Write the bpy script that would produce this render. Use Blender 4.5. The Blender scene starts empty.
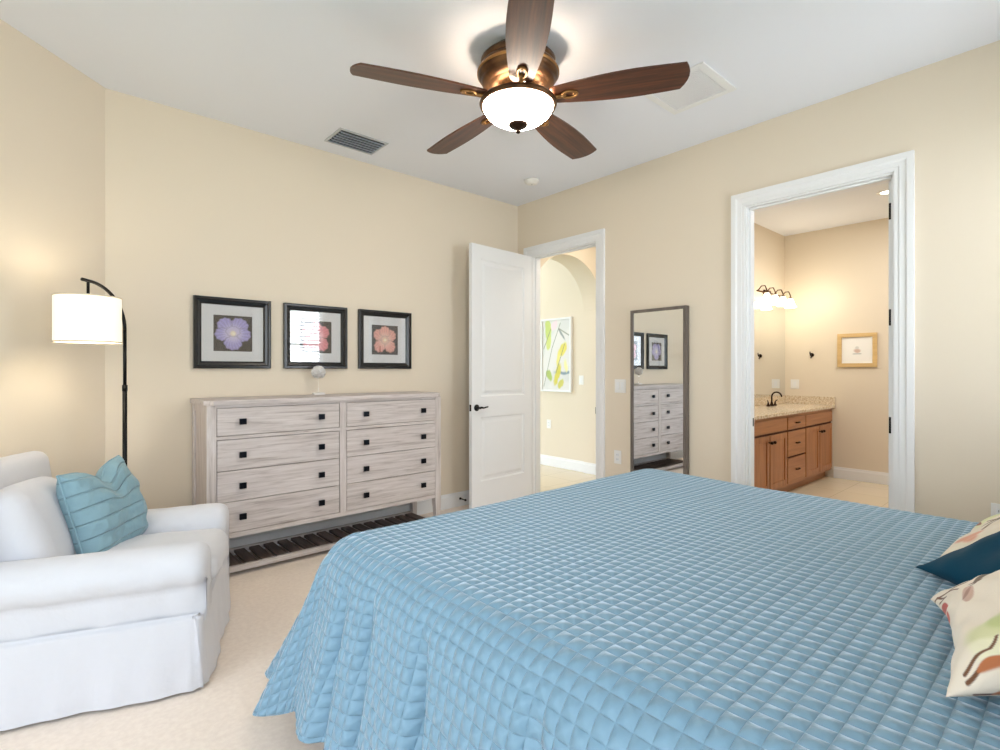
import bpy, bmesh, math, random
import numpy as np
from mathutils import Vector, Matrix
random.seed(7)
PI = math.pi
SC = bpy.context.scene
COL = SC.collection

# ------------------------------------------------------------------ camera, world, light, exposure
cd = bpy.data.cameras.new('camera'); cam = bpy.data.objects.new('camera', cd); COL.objects.link(cam)
cam.location = (-3.785, -4.009, 1.31)
cam.rotation_euler = (PI/2, 0, math.radians(48.62-90))
cd.sensor_width = 36; cd.lens = 518/1000*36; cd.shift_y = -0.005; cd.clip_start = 0.02
SC.camera = cam
SC.view_settings.view_transform = 'Standard'
try: SC.view_settings.look = 'None'
except Exception: pass
SC.view_settings.gamma = 1.0; SC.view_settings.use_curve_mapping = False
SC.view_settings.exposure = 0.46
W = bpy.data.worlds.new('sky'); SC.world = W; W.use_nodes = True
W.node_tree.nodes['Background'].inputs[0].default_value = (0.80, 0.90, 1.0, 1)
W.node_tree.nodes['Background'].inputs[1].default_value = 2.6

def light(name, kind, loc, power, color=(1,1,1), size=None, size_y=None, rot=(0,0,0), spread=None):
    d = bpy.data.lights.new(name, kind); o = bpy.data.objects.new(name, d); COL.objects.link(o)
    o.location = loc; o.rotation_euler = rot; d.energy = power; d.color = color
    if kind == 'AREA':
        d.shape = 'RECTANGLE'; d.size = size; d.size_y = size_y or size
        if spread: d.spread = spread
    elif size is not None: d.shadow_soft_size = size
    return o
DAY = (0.87, 0.93, 1.0)
# daylight outside the windows behind and beside the camera
light('daylight', 'AREA', (-0.55, -5.3, 1.80), 140, DAY, 2.0, 2.2, (PI/2, 0, 0))                 # bedside window right of the bed, shines +y
light('daylight', 'AREA', (-3.80, -5.3, 1.80), 55, DAY, 2.2, 2.2, (PI/2, 0, 0))                  # frontal fill for the back wall, through the added left window, shines +y
light('daylight', 'AREA', (-5.25, -2.55, 1.45), 9, DAY, 2.6, 2.2, (PI/2, 0, -PI/2))             # wide glass door, shines +x

# ------------------------------------------------------------------ colour and materials
def lin(c):
    return tuple(((x/255)/12.92 if x/255 <= 0.04045 else ((x/255+0.055)/1.055)**2.4) for x in c)
def rgba(c): return (*lin(c), 1)

def mat(name, c, rough=0.6, metal=0.0, bump=None, emit=None, vary=None, sheen=0, coat=0, spec=0.5, attr=False, trans=0):
    m = bpy.data.materials.new(name); m.use_nodes = True; nt = m.node_tree; N = nt.nodes; L = nt.links
    b = N['Principled BSDF']; b.inputs['Base Color'].default_value = rgba(c)
    b.inputs['Roughness'].default_value = rough; b.inputs['Metallic'].default_value = metal
    b.inputs['Specular IOR Level'].default_value = spec
    if sheen: b.inputs['Sheen Weight'].default_value = sheen; b.inputs['Sheen Roughness'].default_value = 0.4
    if coat: b.inputs['Coat Weight'].default_value = coat; b.inputs['Coat Roughness'].default_value = 0.25
    if emit:
        b.inputs['Emission Color'].default_value = rgba(emit[0]); b.inputs['Emission Strength'].default_value = emit[1]
    if attr:
        a = N.new('ShaderNodeAttribute'); a.attribute_name = 'paint'; L.new(a.outputs['Color'], b.inputs['Base Color'])
    tc = N.new('ShaderNodeTexCoord')
    if vary:      # second colour, scale
        n = N.new('ShaderNodeTexNoise'); n.inputs['Scale'].default_value = vary[1]; n.inputs['Detail'].default_value = 6
        L.new(tc.outputs['Object'], n.inputs['Vector'])
        r = N.new('ShaderNodeValToRGB'); r.color_ramp.elements[0].position = 0.35; r.color_ramp.elements[1].position = 0.65
        r.color_ramp.elements[0].color = rgba(c); r.color_ramp.elements[1].color = rgba(vary[0])
        L.new(n.outputs['Fac'], r.inputs['Fac']); L.new(r.outputs['Color'], b.inputs['Base Color'])
    if bump:      # scale, distance
        n2 = N.new('ShaderNodeTexNoise'); n2.inputs['Scale'].default_value = bump[0]; n2.inputs['Detail'].default_value = 4
        L.new(tc.outputs['Object'], n2.inputs['Vector'])
        bp = N.new('ShaderNodeBump'); bp.inputs['Distance'].default_value = bump[1]; bp.inputs['Strength'].default_value = 0.6
        L.new(n2.outputs['Fac'], bp.inputs['Height']); L.new(bp.outputs['Normal'], b.inputs['Normal'])
    return m

def wood(name, c1, c2, axis=0, scale=1.0, rough=0.5, bump=0.0006, contrast=(0.3, 0.7), coat=0, c3=None):
    m = bpy.data.materials.new(name); m.use_nodes = True; nt = m.node_tree; N = nt.nodes; L = nt.links
    b = N['Principled BSDF']; b.inputs['Roughness'].default_value = rough
    if coat: b.inputs['Coat Weight'].default_value = coat; b.inputs['Coat Roughness'].default_value = 0.2
    tc = N.new('ShaderNodeTexCoord'); mp = N.new('ShaderNodeMapping')
    s = [28*scale]*3; s[axis] = 1.6*scale; mp.inputs['Scale'].default_value = s
    L.new(tc.outputs['Object'], mp.inputs['Vector'])
    n = N.new('ShaderNodeTexNoise'); n.inputs['Scale'].default_value = 1.3; n.inputs['Detail'].default_value = 8
    n.inputs['Roughness'].default_value = 0.65; n.inputs['Distortion'].default_value = 0.6
    L.new(mp.outputs['Vector'], n.inputs['Vector'])
    r = N.new('ShaderNodeValToRGB'); e = r.color_ramp.elements
    e[0].position, e[1].position = contrast; e[0].color = rgba(c1); e[1].color = rgba(c2)
    if c3: k = e.new((contrast[0]+contrast[1])/2); k.color = rgba(c3)
    L.new(n.outputs['Fac'], r.inputs['Fac']); L.new(r.outputs['Color'], b.inputs['Base Color'])
    bp = N.new('ShaderNodeBump'); bp.inputs['Distance'].default_value = bump
    L.new(n.outputs['Fac'], bp.inputs['Height']); L.new(bp.outputs['Normal'], b.inputs['Normal'])
    return m

M = {}
M['wall'] = mat('cream wall paint', (230,217,197), 0.75, bump=(220, 0.0006), spec=0.3)
M['ceiling'] = mat('white ceiling paint', (238,240,247), 0.9, bump=(160, 0.0008), spec=0.2)
M['trim'] = mat('white satin trim', (238,238,238), 0.55, spec=0.3)
M['door'] = mat('white door paint', (238,239,240), 0.4, spec=0.4)
M['carpet'] = mat('beige carpet', (236,220,206), 0.95, bump=(320, 0.002), vary=((244,229,215), 45), sheen=0.3, spec=0.1)
M['slip'] = mat('white slipcover', (214,214,219), 0.85, bump=(9, 0.014), sheen=0.2, spec=0.2)
M['black'] = mat('black metal', (16,16,18), 0.35, 0.6)
M['knob'] = mat('dark bronze', (22,26,34), 0.35, 0.8)
M['frameblack'] = mat('black satin frame', (14,13,14), 0.25, spec=0.6)
M['matboard'] = mat('white mat board', (225,226,228), 0.8)
M['plate'] = mat('white plastic', (240,238,234), 0.4)
M['slot'] = mat('dark slot', (60,55,50), 0.6)
M['mirror'] = mat('mirror glass', (235,238,240), 0.01, 1.0)
M['bronze'] = mat('antique bronze', (74,50,32), 0.36, 0.75, vary=((104,72,44), 12))
M['bronze_dark'] = mat('dark bronze band', (50,32,22), 0.35, 0.8)
M['iron'] = mat('blade iron', (150,110,66), 0.35, 0.8)
M['blade'] = wood('walnut blade', (48,23,14), (116,64,36), 0, 1.0, 0.42, 0.0004, (0.25,0.75), coat=0.2, c3=(78,41,24))
M['grey_x'] = wood('whitewashed oak', (150,138,132), (218,210,207), 0, 1.5, 0.6, 0.0006, (0.24,0.70), c3=(200,190,186))
M['grey_z'] = wood('whitewashed oak upright', (150,138,132), (218,210,207), 2, 1.5, 0.6, 0.0006, (0.24,0.70), c3=(198,188,183))
M['slat'] = wood('dark stained slat', (74,60,58), (124,106,100), 1, 1.0, 0.5, 0.0006)
M['cherry_z'] = wood('honey maple upright', (150,92,52), (190,130,82), 2, 0.5, 0.4, 0.0002, coat=0.2)
M['cherry_x'] = wood('honey maple', (150,92,52), (190,130,82), 0, 0.5, 0.4, 0.0002, coat=0.2)
M['shadowgap'] = mat('dark brown gap shade', (86,40,24), 0.6)  # vanity carcass coloured dark, paints the shade in the gaps between fronts
M['taupe'] = wood('taupe mirror frame', (92,82,74), (122,112,104), 2, 0.6, 0.5, 0.0003)
M['granite'] = mat('speckled granite', (196,170,136), 0.2, vary=((238,226,204), 55), coat=0.4)
M['tile'] = mat('cream floor tile', (226,212,186), 0.25, vary=((234,222,198), 6))
M['birch'] = wood('pale gold frame', (206,170,112), (226,194,138), 0, 0.5, 0.4, 0.0002)
M['paint'] = mat('printed picture', (200,200,200), 0.6, attr=True)
M['paintfab'] = mat('printed cotton', (200,200,200), 0.9, attr=True, bump=(400,0.0008), sheen=0.2, spec=0.15)
M['teal'] = mat('dark teal velvet', (8,62,84), 0.8, bump=(14,0.004), sheen=0.08, spec=0.1)
M['bluepillow'] = None
M['shade'] = mat('lampshade linen', (250,244,230), 0.9, emit=((255,246,226), 0.38))
M['shadetrim'] = mat('lampshade hem', (214,200,176), 0.9)
M['bowl'] = mat('frosted glass bowl', (255,240,214), 0.5, emit=((255,243,226), 30))
M['vent'] = mat('grey vent metal', (198,200,203), 0.5)
M['louvre'] = mat('blue grey vent blade', (214,220,230), 0.5, 0.0)
M['ventdark'] = mat('vent throat', (70,74,80), 0.7)
M['grille'] = mat('pale grille', (236,236,237), 0.7, bump=(120,0.001))
M['ceramic'] = mat('white resin', (232,228,224), 0.5)
M['mattress'] = mat('white mattress ticking', (225,225,222), 0.9)
M['bedwood'] = wood('brown bed wood', (82,52,34), (120,82,56), 0, 0.8, 0.5)
M['globe'] = mat('lit frosted glass', (255,250,235), 0.5, emit=((255,244,215), 5.0))
M['blind'] = mat('white blind slat', (235,235,232), 0.5)
M['grass'] = mat('garden lawn', (120,140,90), 0.95, vary=((140,160,100), 3))

def glass_mat(name, tint=(1,1,1,1), refl=0.08):
    m = bpy.data.materials.new(name); m.use_nodes = True; N = m.node_tree.nodes; L = m.node_tree.links
    N.clear(); o = N.new('ShaderNodeOutputMaterial'); t = N.new('ShaderNodeBsdfTransparent'); g = N.new('ShaderNodeBsdfGlossy')
    g.inputs['Roughness'].default_value = 0.02; t.inputs[0].default_value = tint
    lw = N.new('ShaderNodeLayerWeight'); lw.inputs['Blend'].default_value = 0.5
    pw = N.new('ShaderNodeMath'); pw.operation = 'POWER'; pw.inputs[1].default_value = 5; L.new(lw.outputs['Facing'], pw.inputs[0])
    fr = N.new('ShaderNodeMath'); fr.operation = 'MULTIPLY_ADD'; fr.inputs[1].default_value = 1-refl; fr.inputs[2].default_value = refl; L.new(pw.outputs[0], fr.inputs[0])
    x = N.new('ShaderNodeMixShader'); L.new(fr.outputs[0], x.inputs[0]); L.new(t.outputs[0], x.inputs[1]); L.new(g.outputs[0], x.inputs[2])
    L.new(x.outputs[0], o.inputs['Surface']); return m
M['glass'] = glass_mat('clear glass', refl=0.04)
M['pictureglass'] = glass_mat('picture glass', refl=0.11)

def quilt_mat():
    m = bpy.data.materials.new('quilted blue cotton'); m.use_nodes = True; N = m.node_tree.nodes; L = m.node_tree.links
    b = N['Principled BSDF']; b.inputs['Roughness'].default_value = 0.5; b.inputs['Base Color'].default_value = rgba((120,155,177))
    b.inputs['Sheen Weight'].default_value = 1.0; b.inputs['Sheen Roughness'].default_value = 0.3
    b.inputs['Sheen Tint'].default_value = (0.75,0.88,1,1); b.inputs['Specular IOR Level'].default_value = 0.5
    uv = N.new('ShaderNodeUVMap'); uv.uv_map = 'cloth'; s = N.new('ShaderNodeSeparateXYZ'); L.new(uv.outputs[0], s.inputs[0])
    def math_(op, a, bb=None, c=None):
        n = N.new('ShaderNodeMath'); n.operation = op
        for i, v in enumerate((a, bb, c)):
            if v is None: continue
            if isinstance(v, (int, float)): n.inputs[i].default_value = v
            else: L.new(v, n.inputs[i])
        return n.outputs[0]
    P = 0.037
    a = math_('PINGPONG', s.outputs[0], P/2); c = math_('PINGPONG', s.outputs[1], P/2)
    # round pillow profile of each cell: product of sines
    a = math_('POWER', math_('SINE', math_('MULTIPLY', a, PI/P)), 0.6); c = math_('POWER', math_('SINE', math_('MULTIPLY', c, PI/P)), 0.6)
    h = math_('MULTIPLY', a, c)
    nz = N.new('ShaderNodeTexNoise'); nz.inputs['Scale'].default_value = 60; L.new(uv.outputs[0], nz.inputs['Vector'])
    h2 = math_('MULTIPLY_ADD', nz.outputs['Fac'], 0.25, h)
    bp = N.new('ShaderNodeBump'); bp.inputs['Distance'].default_value = 0.0075; bp.inputs['Strength'].default_value = 0.9
    L.new(h2, bp.inputs['Height']); L.new(bp.outputs['Normal'], b.inputs['Normal'])
    return m
M['quilt'] = quilt_mat()

def pintuck_mat():
    m = mat('pale blue pintucked cotton', (136,168,180), 0.85, sheen=0.25, spec=0.2); N = m.node_tree.nodes; L = m.node_tree.links
    b = N['Principled BSDF']; uv = N.new('ShaderNodeUVMap'); uv.uv_map = 'cloth'; s = N.new('ShaderNodeSeparateXYZ'); L.new(uv.outputs[0], s.inputs[0])
    p = N.new('ShaderNodeMath'); p.operation = 'PINGPONG'; p.inputs[1].default_value = 0.034; L.new(s.outputs[1], p.inputs[0])
    mr = N.new('ShaderNodeMapRange'); mr.inputs['From Max'].default_value = 0.006; L.new(p.outputs[0], mr.inputs['Value'])
    nz = N.new('ShaderNodeTexNoise'); nz.inputs['Scale'].default_value = 18
    L.new(uv.outputs[0], nz.inputs['Vector'])
    ad = N.new('ShaderNodeMath'); ad.operation = 'MULTIPLY_ADD'; ad.inputs[1].default_value = 1.6; L.new(nz.outputs['Fac'], ad.inputs[0]); L.new(mr.outputs[0], ad.inputs[2])
    bp = N.new('ShaderNodeBump'); bp.inputs['Distance'].default_value = 0.006; L.new(ad.outputs[0], bp.inputs['Height']); L.new(bp.outputs['Normal'], b.inputs['Normal'])
    return m
M['bluepillow'] = pintuck_mat()

def tile_floor():
    m = M['tile']; N = m.node_tree.nodes; L = m.node_tree.links; b = N['Principled BSDF']
    tc = N.new('ShaderNodeTexCoord'); br = N.new('ShaderNodeTexBrick'); br.offset = 0
    br.inputs['Scale'].default_value = 1; br.inputs['Brick Width'].default_value = 0.45; br.inputs['Row Height'].default_value = 0.45
    br.inputs['Mortar Size'].default_value = 0.004; br.inputs['Color1'].default_value = rgba((228,214,188)); br.inputs['Color2'].default_value = rgba((224,209,182))
    br.inputs['Mortar'].default_value = rgba((200,186,160)); L.new(tc.outputs['Object'], br.inputs['Vector']); L.new(br.outputs['Color'], b.inputs['Base Color'])
tile_floor()

# ------------------------------------------------------------------ mesh helpers
def link(name, me, m, parent=None, loc=None, rot=None):
    o = bpy.data.objects.new(name, me); COL.objects.link(o)
    if m is not None and not me.materials: me.materials.append(m)
    if parent is not None: o.parent = parent
    if loc is not None: o.location = loc
    if rot is not None: o.rotation_euler = rot
    return o
def finish(name, bm, m, parent=None, smooth=False, loc=None, rot=None, bevel=0, seg=2, keep_normals=False):
    if not keep_normals: bmesh.ops.recalc_face_normals(bm, faces=bm.faces)
    if bevel:
        ed = [e for e in bm.edges if len(e.link_faces) == 2 and e.calc_face_angle(0) > 0.5]
        bmesh.ops.bevel(bm, geom=ed, offset=bevel, segments=seg, affect='EDGES', profile=0.5, clamp_overlap=True)
    me = bpy.data.meshes.new(name); bm.to_mesh(me); bm.free()
    if smooth:
        for p in me.polygons: p.use_smooth = True
    return link(name, me, m, parent, loc, rot)
def box(bm, x0, x1, y0, y1, z0, z1, mtx=None):
    vs = [Vector((x, y, z)) for x in (x0, x1) for y in (y0, y1) for z in (z0, z1)]
    if mtx is not None: vs = [mtx @ v for v in vs]
    v = [bm.verts.new(p) for p in vs]
    for f in ((0,1,3,2),(4,6,7,5),(0,4,5,1),(2,3,7,6),(0,2,6,4),(1,5,7,3)): bm.faces.new([v[i] for i in f])
def boxes(name, lst, m, parent=None, bevel=0, **k):
    bm = bmesh.new()
    for b in lst: box(bm, *b)
    return finish(name, bm, m, parent, bevel=bevel, **k)
def lathe(bm, prof, n=48, c=(0,0,0), axis='z', cap=True):
    rings = []
    for r, z in prof:
        ring = []
        for i in range(n):
            a = 2*PI*i/n; p = (r*math.cos(a), r*math.sin(a), z)
            if axis == 'y': p = (p[0], p[2], p[1])
            if axis == 'x': p = (p[2], p[0], p[1])
            ring.append(bm.verts.new((p[0]+c[0], p[1]+c[1], p[2]+c[2])))
        rings.append(ring)
    for a, b in zip(rings, rings[1:]):
        for i in range(n): bm.faces.new((a[i], a[(i+1)%n], b[(i+1)%n], b[i]))
    if cap:
        bm.faces.new(rings[0][::-1]); bm.faces.new(rings[-1])
def tube(bm, pts, r, n=12, cap=True, radii=None):
    pts = [Vector(p) for p in pts]; rings = []; up = Vector((0,0,1))
    t0 = (pts[1]-pts[0]).normalized()
    if abs(t0.dot(up)) > 0.95: up = Vector((1,0,0))
    nrm = (up - t0*t0.dot(up)).normalized()
    for i, p in enumerate(pts):
        t = (pts[min(i+1, len(pts)-1)] - pts[max(i-1, 0)]).normalized()
        nrm = (nrm - t*t.dot(nrm)).normalized(); bn = t.cross(nrm)
        rr = radii[i] if radii else r
        rings.append([bm.verts.new(p + (nrm*math.cos(2*PI*k/n) + bn*math.sin(2*PI*k/n))*rr) for k in range(n)])
    for a, b in zip(rings, rings[1:]):
        for i in range(n): bm.faces.new((a[i], a[(i+1)%n], b[(i+1)%n], b[i]))
    if cap: bm.faces.new(rings[0][::-1]); bm.faces.new(rings[-1])
def prism(bm, poly, h0, h1, f):
    """poly 2-D points extruded from h0 to h1; f(a, b, h) -> 3-D"""
    A = [bm.verts.new(f(a, b, h0)) for a, b in poly]; B = [bm.verts.new(f(a, b, h1)) for a, b in poly]
    n = len(poly); bm.faces.new(A); bm.faces.new(B[::-1])
    for i in range(n): bm.faces.new((A[i], A[(i+1)%n], B[(i+1)%n], B[i]))
def grid_mesh(name, P, m, parent=None, uv=None, col=None, closed_u=False, smooth=True, loc=None, rot=None):
    """P (nu, nv, 3)"""
    nu, nv = P.shape[:2]; idx = np.arange(nu*nv).reshape(nu, nv); faces = []
    ru = range(nu if closed_u else nu-1)
    for i in ru:
        for j in range(nv-1): faces.append((int(idx[i,j]), int(idx[(i+1)%nu,j]), int(idx[(i+1)%nu,j+1]), int(idx[i,j+1])))
    me = bpy.data.meshes.new(name); me.from_pydata(P.reshape(-1,3).tolist(), [], faces)
    if uv is not None:
        l = me.uv_layers.new(name='cloth'); li = np.empty(len(me.loops), int); me.loops.foreach_get('vertex_index', li)
        l.data.foreach_set('uv', uv.reshape(-1,2)[li].ravel())
    if col is not None:
        a = me.color_attributes.new('paint', 'FLOAT_COLOR', 'POINT')
        c = np.ones((nu*nv, 4), np.float32); c[:, :3] = col.reshape(-1,3); a.data.foreach_set('color', c.ravel())
    if smooth:
        me.polygons.foreach_set('use_smooth', [True]*len(me.polygons))
    me.update()
    return link(name, me, m, parent, loc, rot)
def thing(name, label, cat, loc=(0,0,0), rz=0, group=None):
    o = bpy.data.objects.new(name, None); COL.objects.link(o); o.location = loc; o.rotation_euler = (0,0,rz)
    o.empty_display_size = 0.1
    return tag(o, label, cat, group)
def tag(o, label, cat, group=None):
    o['label'] = label; o['category'] = cat
    if group: o['group'] = group
    return o
def struct(o, label=None):
    o['kind'] = 'structure'
    if label: o['label'] = label
    return o
def sm(x, a, b):
    t = np.clip((x-a)/(b-a), 0, 1); return t*t*(3-2*t)
rng = np.random.RandomState(5)
def wobble(x, y, seed=0, freq=1.0):
    r = np.random.RandomState(seed); s = 0
    for k in range(6):
        a, b, p = r.uniform(-1, 1)*freq*(1+k*.6), r.uniform(-1, 1)*freq*(1+k*.6), r.uniform(0, 6.28)
        s = s + np.sin(a*x + b*y + p)/(1+k*.5)
    return s/3
lincol = lambda c: np.array(lin(c), np.float32)

# ------------------------------------------------------------------ the room shell
H = 3.05
T = 0.12
CX = -3.50                    # corner between the back wall and the diagonal corner wall
DL = -4.95                    # left wall plane
FY = -4.40                    # wall behind the bedhead
struct(boxes('floor', [(DL-T, 0.06, FY-T, 0.12, -0.05, 0)], M['carpet']), 'beige carpet of the bedroom')
struct(boxes('floor_tiles', [(0.06, 3.6, -4.3, 3.7, -0.05, -0.001)], M['tile']), 'cream tile of hall and bathroom')
struct(boxes('ceiling', [(DL-T, 3.6, FY-T, 3.7, H, H+0.1)], M['ceiling']))
struct(boxes('wall_back', [(CX-0.05, 0.12, 0, T, 0, H)], M['wall']))
HY0, HY1 = -0.205, -1.048     # hall door opening
BY0, BY1 = -2.382, -3.252     # bathroom door opening
DH = 2.485
struct(boxes('wall_right', [
    (0, T, HY0, 0, 0, H), (0, T, HY1, HY0, DH, H), (0, T, BY0, HY1, 0, H),
    (0, T, BY1, BY0, DH, H), (0, T, FY-T, BY1, 0, H)], M['wall']))
bm = bmesh.new()
e = (CX-DL)                   # diagonal runs at 45 degrees
prism(bm, [(CX, 0), (DL, -e), (DL-.1, -e+.12), (CX-.04, .12)], 0, H, lambda a, b, h: (a, b, h))
struct(finish('wall_corner', bm, M['wall']), 'diagonal wall across the left corner')
# front wall (behind the bedhead) with a window
WX0, WX1, WZ0, WZ1 = -1.14, -0.30, 0.95, 2.50
VX0, VX1 = -4.40, -3.20  # opening for the added window left of the bed
struct(boxes('wall_front', [(DL-T, VX0, FY-T, FY, 0, H), (VX1, WX0, FY-T, FY, 0, H), (VX0, VX1, FY-T, FY, 0, WZ0), (VX0, VX1, FY-T, FY, WZ1, H), (WX1, 0, FY-T, FY, 0, H),
    (WX0, WX1, FY-T, FY, 0, WZ0), (WX0, WX1, FY-T, FY, WZ1, H)], M['wall']))
# left wall with a wide glass door
GY0, GY1, GZ1 = -3.9, -1.65, 2.45
struct(boxes('wall_left', [(DL-T, DL, FY-T, GY0, 0, H), (DL-T, DL, GY1, -e+.05, 0, H), (DL-T, DL, GY0, GY1, GZ1, H)], M['wall']))
struct(boxes('ground_outside', [(-12, 4, -12, 4, -0.3, -0.15)], M['grass']), 'lawn outside the windows')

def window_unit(name, x0, x1, z0, z1, y, blinds=False):
    f = .05; bxs = [(x0, x1, y-.09, y-.03, z0, z0+f), (x0, x1, y-.09, y-.03, z1-f, z1), (x0, x0+f, y-.09, y-.03, z0+f, z1-f), (x1-f, x1, y-.09, y-.03, z0+f, z1-f),
           (x0+f, x1-f, y-.09, y-.03, (z0+z1)/2-.02, (z0+z1)/2+.02), (x0-.06, x1+.06, y-.03, y+.03, z0-.03, z0)]
    w = struct(boxes(name, bxs, M['trim'], bevel=.003))
    boxes('pane', [(x0+f, x1-f, y-.062, y-.058, z0+f, z1-f)], M['glass'], w)
    if blinds:
        bm = bmesh.new(); n = 26
        for i in range(n):
            z = z0+.03+(z1-z0-.1)*i/(n-1)
            box(bm, x0+.02, x1-.02, -.024, .024, -.0015, .0015, Matrix.Translation((0, y-.0, z)) @ Matrix.Rotation(.35, 4, 'X'))
        box(bm, x0+.01, x1-.01, y-.028, y+.03, z1-.06, z1-.01)
        finish('blind', bm, M['blind'], w)
    return w
window_unit('window_1', WX0, WX1, WZ0, WZ1, FY, True)
window_unit('window_fill', VX0, VX1, WZ0, WZ1, FY, False)  # unseen window, added to let frontal fill onto the back wall
# glass door of the left wall
f = .07; x = DL-.06
w = struct(boxes('window_2', [(x-.03, x+.03, GY0, GY1, GZ1-f, GZ1), (x-.03, x+.03, GY0, GY1, 0, f), (x-.03, x+.03, GY0, GY0+f, f, GZ1-f), (x-.03, x+.03, GY1-f, GY1, f, GZ1-f),
    (x-.03, x+.03, (GY0+GY1)/2-.05, (GY0+GY1)/2+.05, f, GZ1-f)], M['trim'], bevel=.003), 'wide glazed patio door')
boxes('pane', [(x-.003, x+.003, GY0+f, (GY0+GY1)/2-.05, f, GZ1-f), (x-.003, x+.003, (GY0+GY1)/2+.05, GY1-f, f, GZ1-f)], M['glass'], w)

# baseboards
def base_profile(bm, x0, y0, x1, y1, h=.135, t=.016):
    d = Vector((x1-x0, y1-y0, 0)); L = d.length; d.normalize(); n = Vector((d.y, -d.x, 0))   # n points right of the direction
    poly = [(0,0),(t,0),(t,h-.03),(t*.7,h-.018),(t*.55,h),(0,h)]
    prism(bm, poly, 0, L, lambda a, b, s: (x0+d.x*s+n.x*a, y0+d.y*s+n.y*a, b))
bm = bmesh.new(); base_profile(bm, CX+.01, 0, 0, 0); struct(finish('baseboard_back', bm, M['trim']))
bm = bmesh.new(); base_profile(bm, 0, HY1-.1, 0, BY0+.1); base_profile(bm, 0, BY1-.095, 0, FY); base_profile(bm, 0, 0, 0, HY0+.1); struct(finish('baseboard_right', bm, M['trim']))
bm = bmesh.new(); base_profile(bm, DL, -e, CX, 0); struct(finish('baseboard_corner', bm, M['trim']))
bm = bmesh.new(); base_profile(bm, 0, FY, DL, FY); struct(finish('baseboard_front', bm, M['trim']))

# door casings (mitred moulding swept round the opening) and jambs
CP = [(0,0),(0,.012),(.022,.012),(.024,.016),(.052,.016),(.062,.024),(.094,.024),(.094,0)]
def casing(name, ya, yb, zt, x=0, sx=-1):
    bm = bmesh.new(); rows = []
    for s, p in CP:
        rows.append([bm.verts.new((x+sx*p, ya+s, 0)), bm.verts.new((x+sx*p, ya+s, zt+s)), bm.verts.new((x+sx*p, yb-s, zt+s)), bm.verts.new((x+sx*p, yb-s, 0))])
    for a, b in zip(rows, rows[1:]):
        for i in range(3): bm.faces.new((a[i], a[i+1], b[i+1], b[i]))
    return struct(finish(name, bm, M['trim']))
casing('trim_1', HY0, HY1, DH); casing('trim_2', BY0, BY1, DH)
casing('trim_3', HY0, HY1, DH, T, 1); casing('trim_4', BY0, BY1, DH, T, 1)
def jamb(name, ya, yb, zt, stopx):
    j = .012
    return struct(boxes(name, [(0, T, ya-j, ya, 0, zt), (0, T, yb, yb+j, 0, zt), (0, T, yb+j, ya-j, zt-j, zt),
        (stopx, stopx+.035, ya-j-.012, ya-j, 0, zt-j), (stopx, stopx+.035, yb+j, yb+j+.012, 0, zt-j), (stopx, stopx+.035, yb+j, ya-j, zt-j-.012, zt-j)], M['trim'], bevel=.0015))
j1 = jamb('trim_5', HY0, HY1, DH, .045); j2 = jamb('trim_6', BY0, BY1, DH, .03)
boxes('strike_plate', [(-.002, .03, HY1+.012, HY1+.015, .91, .97)], M['knob'], j1)
boxes('strike_plate', [(.075, .105, BY0-.015, BY0-.012, .90, .96)], M['knob'], j2)

# ---- door leaf
def door_leaf(parent_name, wd, ht, th=.036):
    """local: hinge at origin, leaf along +x, front face at y=-th/2"""
    bm = bmesh.new(); st = .115
    zs = [0, .26, .86, 1.05, ht-.13, ht]
    # stiles and rails around two recessed, raised-field panels
    box(bm, 0, st, -th/2, th/2, 0, ht); box(bm, wd-st, wd, -th/2, th/2, 0, ht)
    for a, b in ((0, 1), (2, 3), (4, 5)): box(bm, st, wd-st, -th/2, th/2, zs[a], zs[b])
    for a, b in ((1, 2), (3, 4)):
        z0, z1 = zs[a], zs[b]
        for s in (-1, 1):
            ring = lambda ins, y: [bm.verts.new((xx, s*y, zz)) for xx, zz in ((st+ins, z0+ins), (wd-st-ins, z0+ins), (wd-st-ins, z1-ins), (st+ins, z1-ins))]
            R = [ring(0, th/2), ring(.012, th/2-.011), ring(.03, th/2-.011), ring(.055, th/2-.003)]
            for p, q in zip(R, R[1:]):
                for i in range(4): bm.faces.new((p[i], p[(i+1)%4], q[(i+1)%4], q[i]))
            bm.faces.new(R[-1])
    return finish(parent_name, bm, M['door'], keep_normals=False)
def lever(parent, x, z, side, dirx):
    bm = bmesh.new()
    lathe(bm, [(.0, 0), (.031, 0), (.031, .006), (.024, .012), (.011, .014), (.010, .045), (0.012, .05)], 24, (x, side*.018, z), 'y')
    if side < 0:
        for v in bm.verts: v.co.y = side*.018 - (v.co.y - side*.018)
    y = side*.018 + side*.045
    pts = [(x, y, z), (x+dirx*.02, y+side*.004, z+.003), (x+dirx*.05, y+side*.002, z-.002), (x+dirx*.08, y, z+.003), (x+dirx*.105, y-side*.004, z+.006), (x+dirx*.115, y-side*.012, z+.004)]
    tube(bm, pts, .008, 10, radii=[.011, .010, .008, .007, .007, .006])
    return finish('handle', bm, M['black'], parent, smooth=True)
d1 = door_leaf('door_1', .835, 2.462); struct(d1, 'white two-panel bedroom door standing open against the back wall')
d1.location = (-.022, -.212, .012); d1.rotation_euler = (0, 0, PI + math.radians(4.2))
lever(d1, .775, .95, 1, -1); lever(d1, .775, .95, -1, -1)
boxes('latch_plate', [(.8345, .8365, -.012, .012, .92, .98)], M['black'], d1)
for z in (.25, 1.2, 2.2):
    bm = bmesh.new(); lathe(bm, [(.007, z-.05), (.007, z+.05)], 10, (-.004, -.02, 0)); finish('hinge', bm, M['black'], d1)
d2 = door_leaf('door_2', .82, 2.455); struct(d2, 'bathroom door folded back inside the bathroom')
d2.location = (.105, BY1+.034, .012); d2.rotation_euler = (0, 0, math.radians(-2))
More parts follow.
